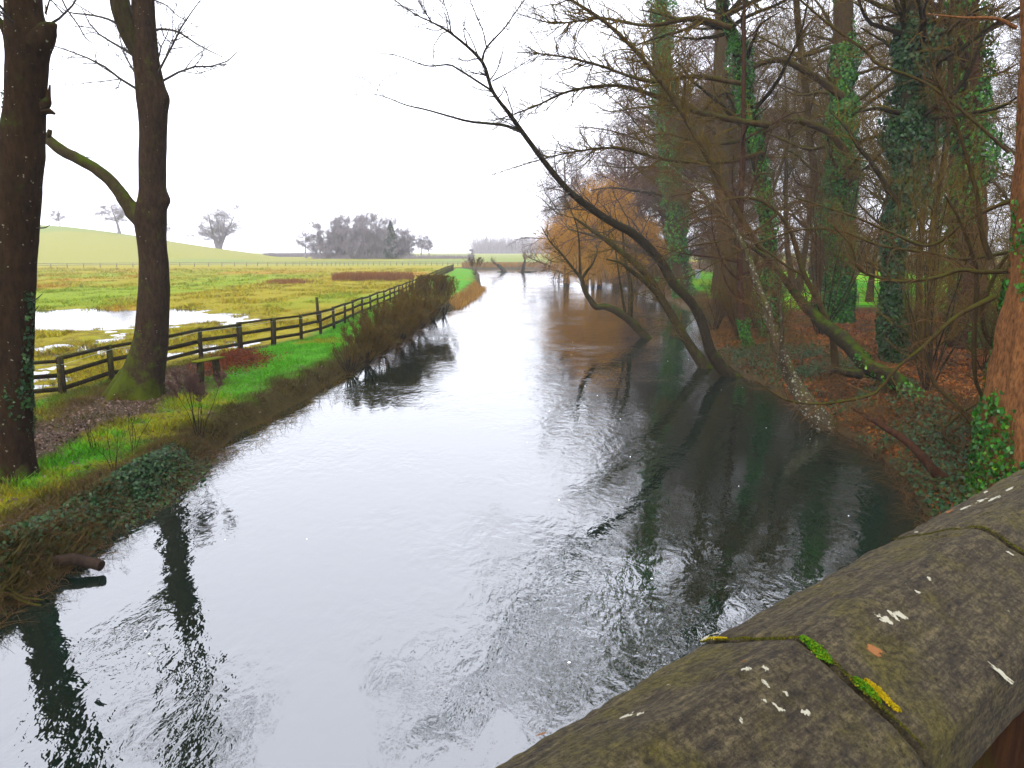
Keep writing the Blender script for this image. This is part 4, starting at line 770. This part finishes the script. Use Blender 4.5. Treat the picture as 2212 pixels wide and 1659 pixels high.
lean_tree('arching_tree', 'curving brown stem that climbs from the fallen trunk and arches up to the left', (1801, 812), .6, [(1795, 822, 0, 16), (1803, 800, 0, 16), (1802, 760, 0, 14), (1796, 720, 0, 13), (1770, 654, 0, 12), (1738, 595, 0, 11), (1722, 543, 0, 10), (1708, 500, 0, 9), (1680, 460, 0, 7), (1640, 432, 0, 6), (1590, 428, 0, 5), (1530, 445, 0, 4), (1460, 480, 0, 2)],
    [[(1680, 460, 0, 6), (1630, 500, 0, 4), (1560, 520, 0, 3.4), (1460, 540, 0, 2.6), (1400, 580, 0, 1.6)], [(1738, 595, 0, 6), (1700, 575, 0, 5), (1640, 530, 0, 4), (1560, 480, 0, 3)]], 305, M['bark_wood'], M['twig_brown'], (50, 340, 1000), (1.2, .6, .35), 60, 10, t0=.3)
lean_tree('fallen_tree', 'thick dark fallen trunk slanting down across the leaf strewn bank, ivy on its lower end', (1976, 862), .7, [(1990, 880, 0, 30), (1976, 858, .3, 30), (1930, 818, .8, 31), (1877, 793, 1.5, 31), (1850, 762, 2.2, 30), (1815, 728, 3, 29), (1778, 700, 4, 25), (1750, 670, 4.6, 22), (1730, 650, 5, 18), (1700, 610, 5.4, 14), (1660, 560, 6, 10), (1600, 520, 6.5, 7)],
    [[(1860, 808, 1.4, 20), (1830, 806, 1.4, 16), (1803, 800, 1.5, 12), (1790, 808, 1.6, 6)]], 306, M['bark_lean'], M['twig_brown'], (24, 120, 300), (1, .5, .3), 50, 14, iv=[(.0, .35, 420, .10, .12, -.1)], t0=.5)
lean_tree('low_branch', 'smooth brown log slanting into the bank right above the parapet', (2060, 1050), .3, [(2100, 1064, 0, 24), (2070, 1052, 0, 22), (2023, 1022, 0, 20), (1990, 985, 0, 17), (1960, 955, .1, 15), (1915, 925, .3, 13), (1873, 900, .5, 9), (1840, 880, .6, 6)], [], 307, M['bark_brown'], M['twig_brown'], (14, 40), (.8, .4), 40, 10, cat='branch')
lean_tree('hooped_branch', 'thin bowed branch hooping low over the water edge in front of the leaf litter', (2100, 640), 2.2, [(2130, 600, 0, 9), (2063, 686, 0, 8), (1999, 745, 0, 7.5), (1965, 770, 0, 7), (1936, 797, 0, 6.5), (1905, 835, 0, 6), (1873, 856, 0, 6), (1830, 868, 0, 5.4), (1778, 872, 0, 5), (1699, 864, 0, 4.4), (1660, 840, 0, 3), (1635, 824, 0, 2)], [], 308, M['bark_wood'], M['twig_brown'], (26, 60), (.7, .35), 50, 8, cat='branch') if False else None
YB = 14.0
def loose(name, label, pts, Y, seed, m, mtw, ns=(30, 120), Ls=(.7, .4), cat='branch', g='near branches across the right bank'):
    P0 = at(pts[0][0], pts[0][1], Y + pts[0][2]); t = thing(name, label, cat, P0, 0, g); a = Acc(); c = Acc(); rng = R(seed); P, r = traced(pts, Y, 50, 8, a, .08, seed)
    build_tw(twigs(rng, P[None], r[None], ns, Ls, .02, .3, .1, .003), c); add('stem', a.build('stem', P0), m, t); add('twigs', c.build('twigs', P0, sm=False), mtw, t)

# redwood at the right edge, ivy on its foot
lean_tree('redwood_tree', 'huge orange flaky barked trunk at the right edge, ivy on its flared foot', (2270, 1010), .9, [(2274, 1120, 0, 300), (2276, 1060, 0, 270), (2276, 1000, 0, 235), (2278, 900, 0, 215), (2280, 800, 0, 190), (2281, 700, 0, 165), (2290, 600, 0, 148), (2291, 500, 0, 140), (2292, 400, 0, 134), (2294, 250, 0, 124), (2298, 100, 0, 118), (2300, -40, 0, 112), (2304, -300, 0, 100)],
    [[(2195, 60, 0, 8), (2150, 40, 0, 6), (2080, 38, 0, 4), (2000, 30, 0, 2)]], 309, M['bark_red'], M['twig_brown'], None, None, 160, 90, iv=[(.05, .50, 9000, .085, .30, .0), (.42, .66, 1500, .075, .22, .16), (.6, .9, 350, .07, .12, .25)], limb_n=(10, 30), limb_L=(.6, .4), rough=.16, rfreq=9, zf=.10)
# near branches springing from the undergrowth at the foot of the redwood
NB = [([(2150, 640, 0, 12), (2063, 686, 0, 8), (1999, 745, 0, 7.5), (1936, 797, 0, 6.5), (1905, 835, 0, 6), (1873, 856, 0, 6), (1778, 872, 0, 5), (1699, 864, 0, 4), (1635, 824, 0, 2)], 'thin bowed branch hooping low over the water in front of the leaf litter'),
      ([(2200, 585, 0, 9), (2120, 588, 0, 8), (2075, 583, 0, 7.5), (2020, 600, 0, 7), (1950, 608, 0, 6), (1900, 600, 0, 5.5), (1855, 580, 0, 5), (1838, 530, 0, 4), (1800, 490, 0, 3)], 'dark wavy branch running level across the bright lawn'),
      ([(2140, 560, 0, 11), (2120, 500, 0, 9), (2110, 420, 0, 8), (2085, 330, 0, 7), (2060, 250, 0, 5), (2020, 160, 0, 4), (2000, 60, 0, 2)], 'upright dark bent stem in front of the ivy clad trunks at the right'),
      ([(2160, 1050, 0, 9), (2120, 960, 0, 9), (2080, 890, .3, 8), (2020, 830, .5, 7), (1995, 760, .6, 7), (1998, 690, .6, 6), (2010, 640, .6, 3)], 'pale slanting stem rising from the undergrowth by the parapet'),
      ([(2150, 900, 0, 8), (2110, 830, 0, 7), (2104, 760, 0, 9), (2106, 690, 0, 9), (2110, 600, 0, 9), (2098, 540, 0, 8), (2070, 470, 0, 6), (2040, 420, 0, 4)], 'forked grey brown sapling close left of the orange trunk'),
      ([(2180, 760, 0, 12), (2140, 740, 0, 10), (2122, 690, 0, 9), (2130, 640, 0, 8), (2170, 560, 0, 6), (2240, 500, 0, 5)], 'crooked dark stem looping before the orange trunk'),
      ([(2180, 545, 0, 7), (2080, 560, .3, 6), (2000, 545, .6, 5), (1900, 530, .8, 5), (1820, 500, 1, 4), (1740, 495, 1.2, 3), (1650, 520, 1.4, 3), (1560, 560, 1.6, 2.4), (1480, 600, 1.8, 2), (1400, 600, 2, 1.4)], 'very long thin branch sweeping from the right edge to the leaning trunks'),
      ([(2190, 430, 0, 8), (2100, 470, .3, 7), (2010, 530, .6, 6), (1920, 500, .8, 5), (1850, 470, 1, 4), (1760, 440, 1.2, 3), (1690, 420, 1.4, 2)], 'slender drooping branch crossing mid height in front of the wood'),
      ([(2110, 1010, 0, 8), (2040, 940, 0, 7), (2070, 900, 0, 5), (2130, 860, 0, 3)], 'short forked branch in the brambles above the parapet'),
      ([(2180, 330, 0, 6), (2090, 250, .3, 5.5), (2000, 180, .6, 5), (1900, 140, .8, 6), (1870, 110, 1, 6), (1800, 60, 1.2, 5), (1740, 10, 1.4, 4), (1700, -30, 1.5, 4)], 'brown branch descending through the upper right of the wood')]
for k, (p, l) in enumerate(NB): loose('bare_branch', l, p, 12.6 + .35 * k, 330 + k, M['bark_wood'], M['twig_brown'], (34, 140), (.8, .45), 'branch')

OB = [([(1660, 270, 0, 13), (1600, 262, 0, 12), (1500, 240, 0, 11), (1414, 207, 0, 9), (1334, 185, 0, 7), (1234, 196, 0, 5), (1150, 232, 0, 3.4), (1064, 262, 0, 1.5)], 'long mossy branch reaching level out of the wood over the river', 30),
      ([(1660, 560, 0, 13), (1600, 470, 0, 12), (1545, 370, 0, 12), (1500, 290, 0, 11), (1457, 217, 0, 10), (1401, 143, 0, 9), (1361, 97, 0, 8), (1301, 43, 0, 7), (1234, 0, 0, 6), (1180, -40, 0, 5)], 'straight reddish diagonal stem climbing to the top left of the wood', 26),
      ([(1650, 330, 0, 10), (1560, 350, 0, 9), (1440, 345, 0, 7), (1330, 320, 0, 5), (1230, 330, 0, 3.6), (1150, 350, 0, 2.4), (1060, 378, 0, 1.2)], 'thin arching branch whose twigs brush the sky beside the purplish trees', 32),
      ([(1600, 180, 0, 10), (1500, 165, 0, 9), (1400, 175, 0, 7), (1290, 140, 0, 5), (1200, 120, 0, 3.5), (1110, 112, 0, 1.6)], 'twiggy branch reaching left just under the top of the wood', 29),
      ([(1580, 60, 0, 12), (1500, 40, 0, 10), (1400, 55, 0, 7), (1300, 40, 0, 5), (1200, 50, 0, 3), (1120, 30, 0, 1.5)], 'topmost level branch of the wood spreading left into the sky', 28),
      ([(1820, 210, 0, 16), (1760, 165, 0, 14), (1680, 130, 0, 11), (1600, 160, 0, 8), (1540, 215, 0, 6), (1480, 300, 0, 4), (1440, 380, 0, 2)], 'thick mossy bough arching left from the thick ivy clad trunk', 38),
      ([(1830, 330, 0, 16), (1780, 280, 0, 14), (1700, 262, 0, 11), (1620, 300, 0, 8), (1530, 310, 0, 6), (1440, 290, 0, 3), (1380, 300, 0, 1.5)], 'bough curving left below the mossy one on the thick ivy clad trunk', 38)]
for k, (p, l, Y) in enumerate(OB): loose('bare_branch', l, p, Y, 360 + k, M['bark_wood'], M['twig_olive'], (70, 520, 1100), (1.9, 1.0, .5), 'branch', 'boughs reaching out of the wood')

# ------------------------------------------------------------------ ivy clad and plain trunks of the wood
def wood_tree(name, label, px, py, z0, path, wpx, seed, ivyspec, mt, tw=(22, 200, 1300, 3200), L=(5, 2.2, 1.0, .55), up=.03, mtw='twig_olive', t0=.3, ivm='ivy', group=None):
    b = on(px, py, z0); Y = b[1]; t = thing(name, label, 'tree', b, 0, group); rng = R(seed); a = Acc(); c = Acc(); K = 60
    pts = [(p[0], p[1], p[2] if len(p) > 2 else 0, wpx * f) for p, f in zip(path, np.linspace(1.25, .8, len(path)))]
    pts += [(path[-1][0] + (path[-1][0] - path[-2][0]) * .5, path[-1][1] - 260, 0, wpx * .5), (path[-1][0] + (path[-1][0] - path[-2][0]) * .7, path[-1][1] - 560, 0, wpx * .15)]
    P, Rr = traced(pts, Y, K, 14, a, .16, seed)
    if tw:
        s, d, rr, tt, pl = spawn(rng, P[None], Rr[None], tw[0], t0, .98, (45, 85)); P1, R1 = grow(rng, s, d, L[0] * rng.uniform(.5, 1.15, tw[0]), 9, .17, up, np.clip(rr * .42, .02, .12), .25); tubes(a, P1, R1, 7)
        build_tw(twigs(rng, P1, R1, tw[1:], L[1:], up, .27, .12, .007), c)
        add('branches', c.build('branches', b, sm=False), M[mtw], t)
    add('trunk', a.build('trunk', b), mt, t)
    for (i0, i1, n, sz, th, thr) in ivyspec:
        d = Acc(); ivy(d, P[int(i0 * K):int(i1 * K) + 1], Rr[int(i0 * K):int(i1 * K) + 1], n, rng, sz, th, 0, 1, thr); add('ivy', d.build('ivy', b, sm=False), M[ivm], t)
    return t
wood_tree('ivy_clad_tree', 'tall ivy covered tree rising behind the long leaning tree', 1473, 630, .9, [(1473, 640), (1462, 520), (1450, 380), (1438, 240), (1432, 120), (1428, 0)], 30, 401, [(0, 1, 15000, .22, 1.1, -.22)], M['bark_wood'], (22, 200, 1300, 3000), (8, 3.5, 1.6, .8))
wood_tree('brown_tree', 'stout reddish brown trunk standing on the lawn behind the leaning trees', 1572, 638, 1.0, [(1572, 645), (1570, 600), (1566, 500), (1560, 350), (1556, 200), (1560, 0)], 30, 402, [(.0, .12, 500, .15, .3, -.1)], M['bark_wood'], (22, 200, 1300, 3000), (8, 3.5, 1.6, .8), mtw='twig_brown')
wood_tree('ivy_clad_tree', 'slim wavy ivy covered tree in the middle of the wood', 1668, 720, .9, [(1672, 728), (1668, 640), (1664, 560), (1655, 480), (1645, 400), (1628, 300), (1612, 220), (1596, 120), (1575, 60), (1560, 0)], 24, 403, [(0, 1, 9000, .12, .55, -.12)], M['bark_lean'], (26, 220, 1300, 2600), (5, 2.2, 1.0, .5))
wood_tree('ivy_clad_tree', 'thick straight ivy clad trunk left of the pair at the right', 1808, 690, .9, [(1808, 698), (1812, 600), (1814, 450), (1818, 300), (1820, 150), (1822, 0)], 40, 404, [(0, .62, 16000, .15, .62, -.30), (.6, 1, 2000, .15, .35, .05)], M['bark_wood'], (26, 240, 1500, 3200), (6, 2.6, 1.2, .6))
wood_tree('ivy_clad_tree', 'dark ivy clad trunk rising from the leafy bank, nearest of the ivy trees', 1932, 770, .95, [(1934, 780), (1930, 700), (1928, 600), (1938, 450), (1955, 300), (1964, 150), (1968, 0)], 30, 405, [(0, .4, 5500, .11, .42, -.28), (.35, 1, 12000, .13, 1.0, -.15)], M['bark_lean'], (24, 200, 1200, 2400), (4.5, 2.0, .9, .5), ivm='ivy_dark')
wood_tree('ivy_clad_tree', 'broad brown trunk with hanging ivy masses close to the orange one', 2088, 740, 1.0, [(2090, 750), (2090, 600), (2090, 450), (2088, 300), (2086, 150), (2080, 0)], 56, 406, [(0.0, 1, 13000, .13, 1.3, -.05)], M['bark_brown'], (24, 200, 1200, 2400), (5, 2.2, 1, .5))
wood_tree('thin_tree', 'thin dark trunk with an ivy skirt at its foot behind the spotted tree', 1612, 748, .6, [(1622, 760), (1612, 735), (1603, 690), (1600, 620), (1598, 560), (1600, 450), (1605, 300)], 13, 407, [(0, .25, 1200, .09, .2, -.3)], M['bark_brown'], (18, 120, 600, 900), (3.5, 1.6, .8, .4), mtw='twig_brown')
for k, (x0, x1, l) in enumerate(((1982, 2020, 'slim olive stem left of a close pair before the lawn'), (2006, 2045, 'slim olive stem right of a close pair before the lawn'))):
    wood_tree('thin_tree', l, x0, 775, .9, [(x0, 785), (x0 + 2, 700), (x0 + 4, 600), (x0 + 10, 480), (x1, 300), (x1 + 10, 100)], 11, 408 + k, [], M['bark_wood'], (18, 120, 700, 1000), (2.6, 1.2, .6, .35))
wood_tree('thin_tree', 'curved brown trunk leaning right in front of the thick ivy clad one', 1764, 670, .9, [(1752, 680), (1762, 640), (1770, 560), (1768, 450), (1750, 300), (1736, 150), (1720, 0)], 14, 411, [], M['bark_wood'], (22, 160, 900, 1500), (4, 1.8, .9, .45), mtw='twig_brown')

# ------------------------------------------------------------------ background trees of the wood
V = [bare_tree_meshes('wood', 501, 22, .34, 26, 220, 1700, 6000, up=.06, l1=.36, t0=.18, rmin=.010),
     bare_tree_meshes('wood', 502, 20, .28, 28, 240, 1700, 6000, up=.03, l1=.42, t0=.12, rmin=.010),
     bare_tree_meshes('wood', 503, 24, .38, 24, 220, 1700, 6000, up=.08, l1=.34, t0=.25, rmin=.010, fork=2)]
rng = R(510)
spots = [(19, 88), (22, 78), (26, 70), (30, 62), (26, 56), (35, 68), (40, 58), (34, 48), (42, 46), (29, 42), (23, 47), (38, 36), (47, 40), (20, 100), (27, 92), (34, 84), (42, 76), (50, 66), (55, 56), (60, 74), (50, 90), (40, 100), (30, 112), (22, 118), (66, 60), (70, 84), (58, 104), (46, 118), (25, 34), (31, 30), (76, 104), (86, 84), (66, 122), (36, 132), (54, 138), (18.5, 64), (30, 74), (52, 48), (46, 46), (64, 66), (80, 94)]
for k, (x, y) in enumerate(spots):
    v = V[k % 3]; mm = ('twig_olive', 'twig_brown', 'twig_olive', 'twig_olive')[k % 4]
    t = put(v, 'tall bare woodland tree behind the river bank, one of many alike', 'tree', 'woodland_tree', x + rng.normal(0, .8), y + rng.normal(0, .8), M['bark_wood'], M[mm], 'bare trees filling the wood', rng.uniform(0, 6), rng.uniform(.8, 1.12))
    for c in t.children:
        if c.name.startswith('crown'): c.material_slots[0].link = 'OBJECT'; c.material_slots[0].material = M[mm]
# big trees overhanging the river at the bend
VP = bare_tree_meshes('beech', 520, 23, .5, 40, 420, 3200, 9000, up=-.015, l1=.52, t0=.12, rmin=.012, droop=.05)
for k, (x, y, s, l, rz) in enumerate([(12.5, 128, .80, 'purplish bare tree drooping over the far bend of the river', 0.3), (17.5, 124, 1.1, 'large purplish bare tree behind the orange willow', 2), (15, 142, .72, 'furthest bare tree overhanging the river by the leaning stump', 1.2), (11, 158, .62, 'small hazy tree at the very end of the wood', 5), (8.5, 120, .95, 'broad purplish tree whose drooping branches reach furthest left over the water', 2.6), (23, 110, 1.12, 'purplish bare tree with a tall rounded crown just right of the willow', 5.5), (20, 74, 1.1, 'tall purplish bare tree behind the ivy covered tree nearest the river', 1.7), (17.5, 82, 1.25, 'tallest purplish bare tree rising beside the ivy covered tree', 3.3)]):
    put(VP, l, 'tree', 'overhanging_tree', x, y, M['bark_wood'], M['twig_purple'], None, rz, s)
# orange weeping willow
def willow(label, x, y, h, rad, n, seed):
    rng = R(seed); z0 = gz_(x, y); t = thing('weeping_willow', label, 'tree', (x, y, z0)); a = Acc(); P, r = grow(rng, np.array([[0, 0, -.3]]), np.array([[-.12, 0, 1]]), np.array([h * .62]), 9, .06, .02, np.array([.4]), .4); tubes(a, P[0], r[0], 10, .15)
    s, d, rr, tt, pl = spawn(rng, P, r, 34, .3, 1, (30, 70)); P1, R1 = grow(rng, s, d, rad * rng.uniform(.6, 1.1, 34), 8, .14, .06, rr * .4, .3); tubes(a, P1, R1, 6); add('trunk', a.build('trunk'), M['bark_wood'], t)
    s, d, rr, tt, pl = spawn(rng, P1, R1, 420, .3, 1, (20, 60)); P2, R2 = grow(rng, s, d, rad * .35 * rng.uniform(.5, 1.1, 420), 5, .2, .02, rr * .5, .4)
    c = Acc(); tubes(c, P2, R2, 3); s, d, rr, tt, pl = spawn(rng, P2, R2, n, .2, 1, (20, 90)); P3, R3 = grow(rng, s, d + [0, 0, .2], h * .26 * rng.uniform(.4, 1.4, n), 8, .10, -.42, np.full(n, .013), .6); P3[..., 2] = np.maximum(P3[..., 2], .2 - z0 + rng.random(P3.shape[:2]) * .3); tubes(c, P3, R3, 3)
    add('crown', c.build('crown', sm=False), M['willow'], t)
willow('bright orange weeping willow hanging over the river bend', 12.4, 107, 15.0, 7.4, 12000, 530)
willow('smaller orange weeping willow low over the water, nearer the leaning trees', 15.8, 97, 9.0, 4.2, 4500, 531)
# understorey shrubs and bramble
def proto_shrub(seed, h, wd, m, n2=160, n3=1300):
    return bush('shrub', 'leafless shrub tangle on the wooded bank, one of many alike', 0, 0, h, wd, seed, m, 12, n2, n3, flat=False, tw=1.0, rise=.15, group='understorey shrubs of the wood', rm=.005, cat='shrub')
pr = [proto_shrub(541, 3.4, 3.2, M['twig_olive']), proto_shrub(542, 2.6, 3.0, M['twig_brown']), proto_shrub(543, 4.6, 3.4, M['twig_olive'], 200, 1600)]
rng = R(544); sp = []
for k in range(6): y = rng.uniform(30, 44); sp.append((np.interp(y, RY, RX) + rng.uniform(.6, 2.6), y))
for k in range(20): y = rng.uniform(88, 125); sp.append((np.interp(y, RY, RX) + rng.uniform(.2, 3), y))
for k in range(46): y = rng.uniform(112, 150); sp.append((rng.uniform(17, 105), y))
for k in range(10): y = rng.uniform(15, 28); sp.append((np.interp(y, RY, RX) + rng.uniform(4.5, 10), y))
first = [True] * 3
for k, (x, y) in enumerate(sp):
    j = k % 3; t = pr[j] if first[j] else copy_tree(pr[j]); first[j] = False
    s = rng.uniform(.7, 1.2) * (1.8 if y > 110 else 1); t.location = (x, y, gz_(x, y) - .1); t.rotation_euler = (0, 0, rng.uniform(0, 6)); t.scale = (s, s, s)
hz_p = [bush('hazel', 'tall many stemmed hazel with a tangle of thin olive branches', 0, 0, 7.5, 5.2, 571, M['twig_olive'], 12, 150, 900, flat=False, tw=.75, rise=.25, rs=.035, rm=.007, group='hazels on the wooded bank', cat='tree'),
        bush('hazel', 'tall many stemmed hazel with a tangle of thin brown branches', 0, 0, 6.5, 5.2, 572, M['twig_brown'], 10, 140, 850, flat=False, tw=.8, rise=.22, rs=.032, rm=.007, group='brown hazels on the wooded bank', cat='tree')]
first = [True, True]; rng = R(573)
for k, (x, y) in enumerate([(11.4, 20.5), (14.2, 35), (12.6, 39), (21.5, 34), (27, 37)]):
    j = k % 2; t = hz_p[j] if first[j] else copy_tree(hz_p[j]); first[j] = False; s = rng.uniform(.75, 1.3); t.location = (x, y, gz_(x, y) - .1); t.rotation_euler = (0, 0, rng.uniform(0, 6)); t.scale = (s, s, s)
# leaf litter, bramble and bank ivy on the right
rng = R(550); n = 60000; y = 11.5 * (50 / 11.5) ** rng.random(n); x = np.interp(y, RY, RX) + .25 + rng.random(n) ** 1.2 * (6 + y * .35); z = height(x, y); a = Acc()
leaves(a, np.stack([x, y, z + rng.random(n) * .04], -1), np.tile([0, 0, 1.], (n, 1)), rng.uniform(.05, .12, n), rng, .45); add('leaf_litter', a.build('leaf_litter', sm=False), M['litter'], kind='stuff', label='reddish brown fallen leaves covering the right bank', category='leaf litter')
def bank_ivy(n, y0, y1, w, seed, m, label, thr=.05, size=.09):
    rng = R(seed); y = rng.uniform(y0, y1, n * 3); x = np.interp(y, RY, RX) + .15 + rng.random(n * 3) * w; k = fbm(x * .9, y * .9, seed, 3) > thr; x, y = x[k][:n], y[k][:n]; z = np.maximum(height(x, y), 0) + rng.random(len(x)) * .25; a = Acc()
    leaves(a, np.stack([x, y, z], -1), np.tile([-.4, -.2, 1.], (len(x), 1)), size * rng.uniform(.6, 1.2, len(x)), rng, .6); add('ground_ivy', a.build('ground_ivy', sm=False), m, kind='stuff', label=label, category='ivy')
bank_ivy(5000, 11, 34, 3.0, 551, M['ivy_dark'], 'green ivy scrambling over the right bank edge'); bank_ivy(6000, 11, 17, 4, 552, M['ivy_dark'], 'dark ivy under the redwood near the parapet', -.1, .08); bank_ivy(3500, 24, 34, 2.4, 553, M['ivy_dark'], 'dark ivy mound beside the spotted tree', 0, .08)
def rbr(n, y0, y1, w, seed, label, m, L=.9):
    rng = R(seed); y = rng.uniform(y0, y1, n); x = np.interp(y, RY, RX) + rng.uniform(-.1, w, n); z = np.maximum(height(x, y), 0); P, Rr = grow(rng, np.stack([x, y, z], -1), rng.normal(0, 1, (n, 3)) * [1, 1, .4] + [-.2, 0, .8], L * rng.uniform(.3, 1.3, n), 8, .28, -.12, rng.uniform(.0035, .007, n), .4)
    P[..., 2] = np.maximum(P[..., 2], -.02); a = Acc(); tubes(a, P, Rr, 3); add('bank_bramble', a.build('bank_bramble', sm=False), m, kind='stuff', label=label, category='bramble')
rbr(2600, 11, 19, 3.2, 560, 'brown bramble tangle on the bank above the parapet', M['twig_brown']); rbr(2600, 18, 32, 3.5, 561, 'bramble stems among the fallen leaves', M['twig_brown'], 1.0); rbr(2600, 30, 60, 4, 562, 'dry stems along the bank behind the leaning trees', M['twig_olive'], 1.3)
# light iron estate fence before the lawn
wf = thing('estate_fence', 'thin rusty iron bar fence between the leafy bank and the bright lawn', 'fence'); pts = curve(np.array([(14.5, 52, 0), (18, 48, 0), (24, 45, 0), (31, 43, 0), (38, 42, 0)]), 14); zz = height(pts[:, 0], pts[:, 1])
for k in range(14): a = Acc(); tubes(a, np.array([[*pts[k, :2], zz[k] - .1], [*pts[k, :2], zz[k] + 1.3]]), np.array([.025, .025]), 6); add('post', a.build('post'), M['iron'], wf)
for hz in (.25, .5, .75, 1.0, 1.25): a = Acc(); tubes(a, np.column_stack([pts[:, :2], zz + hz]), np.full(14, .012), 4); add('bar', a.build('bar'), M['iron'], wf)
# yellow timber sign frame and grey bin on the lawn
b = on(1885, 640, 1.0); t = thing('yellow_post', 'yellow painted timber post with a crossbar beyond the fence', 'post', b); a = Acc(); a.box((0, 0, 1.2), (.12, .12, 2.6)); add('upright', a.build('upright', sm=False), M['yellow'], t); a = Acc(); a.box((-.35, -.09, 2.38), (1.3, .06, .14)); add('crossbar', a.build('crossbar', sm=False), M['yellow'], t)
a = Acc(); a.box((.12, -.04, 1.9), (.08, .08, .9), np.array([[1, 0, 0], [0, 1, 0], [-.4, 0, 1]])); add('brace', a.build('brace', sm=False), M['yellow'], t)
b = on(1507, 602, 1.1); t = thing('bin', 'small grey bin standing at the back of the lawn', 'bin', b); a = Acc(); tubes(a, np.array([[0, 0, 0], [0, 0, .6], [0, 0, 1.05]]), np.array([.32, .36, .4]), 16); add('body', a.build('body'), M['grey'], t); a = Acc(); tubes(a, np.array([[0, 0, 1.055], [0, 0, 1.12], [0, 0, 1.16]]), np.array([.43, .43, .3]), 16); add('lid', a.build('lid'), M['grey'], t)
# foam flecks
rng = R(570); n = 45; y = 6 * (60 / 6) ** rng.random(n); x = rng.uniform(-5, 8, n); a = Acc(); th = np.linspace(0, 2 * math.pi, 9)[:-1]
for k in range(n):
    r = rng.uniform(.006, .017) * (1 + y[k] / 30) * .8; V9 = [(x[k], y[k], .012)] + [(x[k] + r * math.cos(t_) * rng.uniform(.6, 1.2), y[k] + r * math.sin(t_) * rng.uniform(.5, 1.1), .004) for t_ in th]; a.add(V9, None, [[0, 1 + i, 1 + (i + 1) % 8] for i in range(8)])
add('foam', a.build('foam'), mat('foam', (.8, .8, .8))[0], kind='stuff', label='small white foam flecks drifting on the river', category='foam')

# ------------------------------------------------------------------ haze
bx = Acc(); bx.box((0, 320, 31), (1600, 760, 70)); hz = add('haze', bx.build('haze', sm=False), None, kind='stuff', label='pale winter mist over the valley', category='haze')
m = bpy.data.materials.new('mist'); m.use_nodes = True; nt = m.node_tree; nt.nodes.clear(); o = nt.nodes.new('ShaderNodeOutputMaterial'); v = nt.nodes.new('ShaderNodeVolumePrincipled')
v.inputs['Color'].default_value = (.96, .96, 1, 1); v.inputs['Density'].default_value = .00038; v.inputs['Anisotropy'].default_value = .0
nt.links.new(v.outputs[0], o.inputs['Volume']); hz.data.materials.append(m)
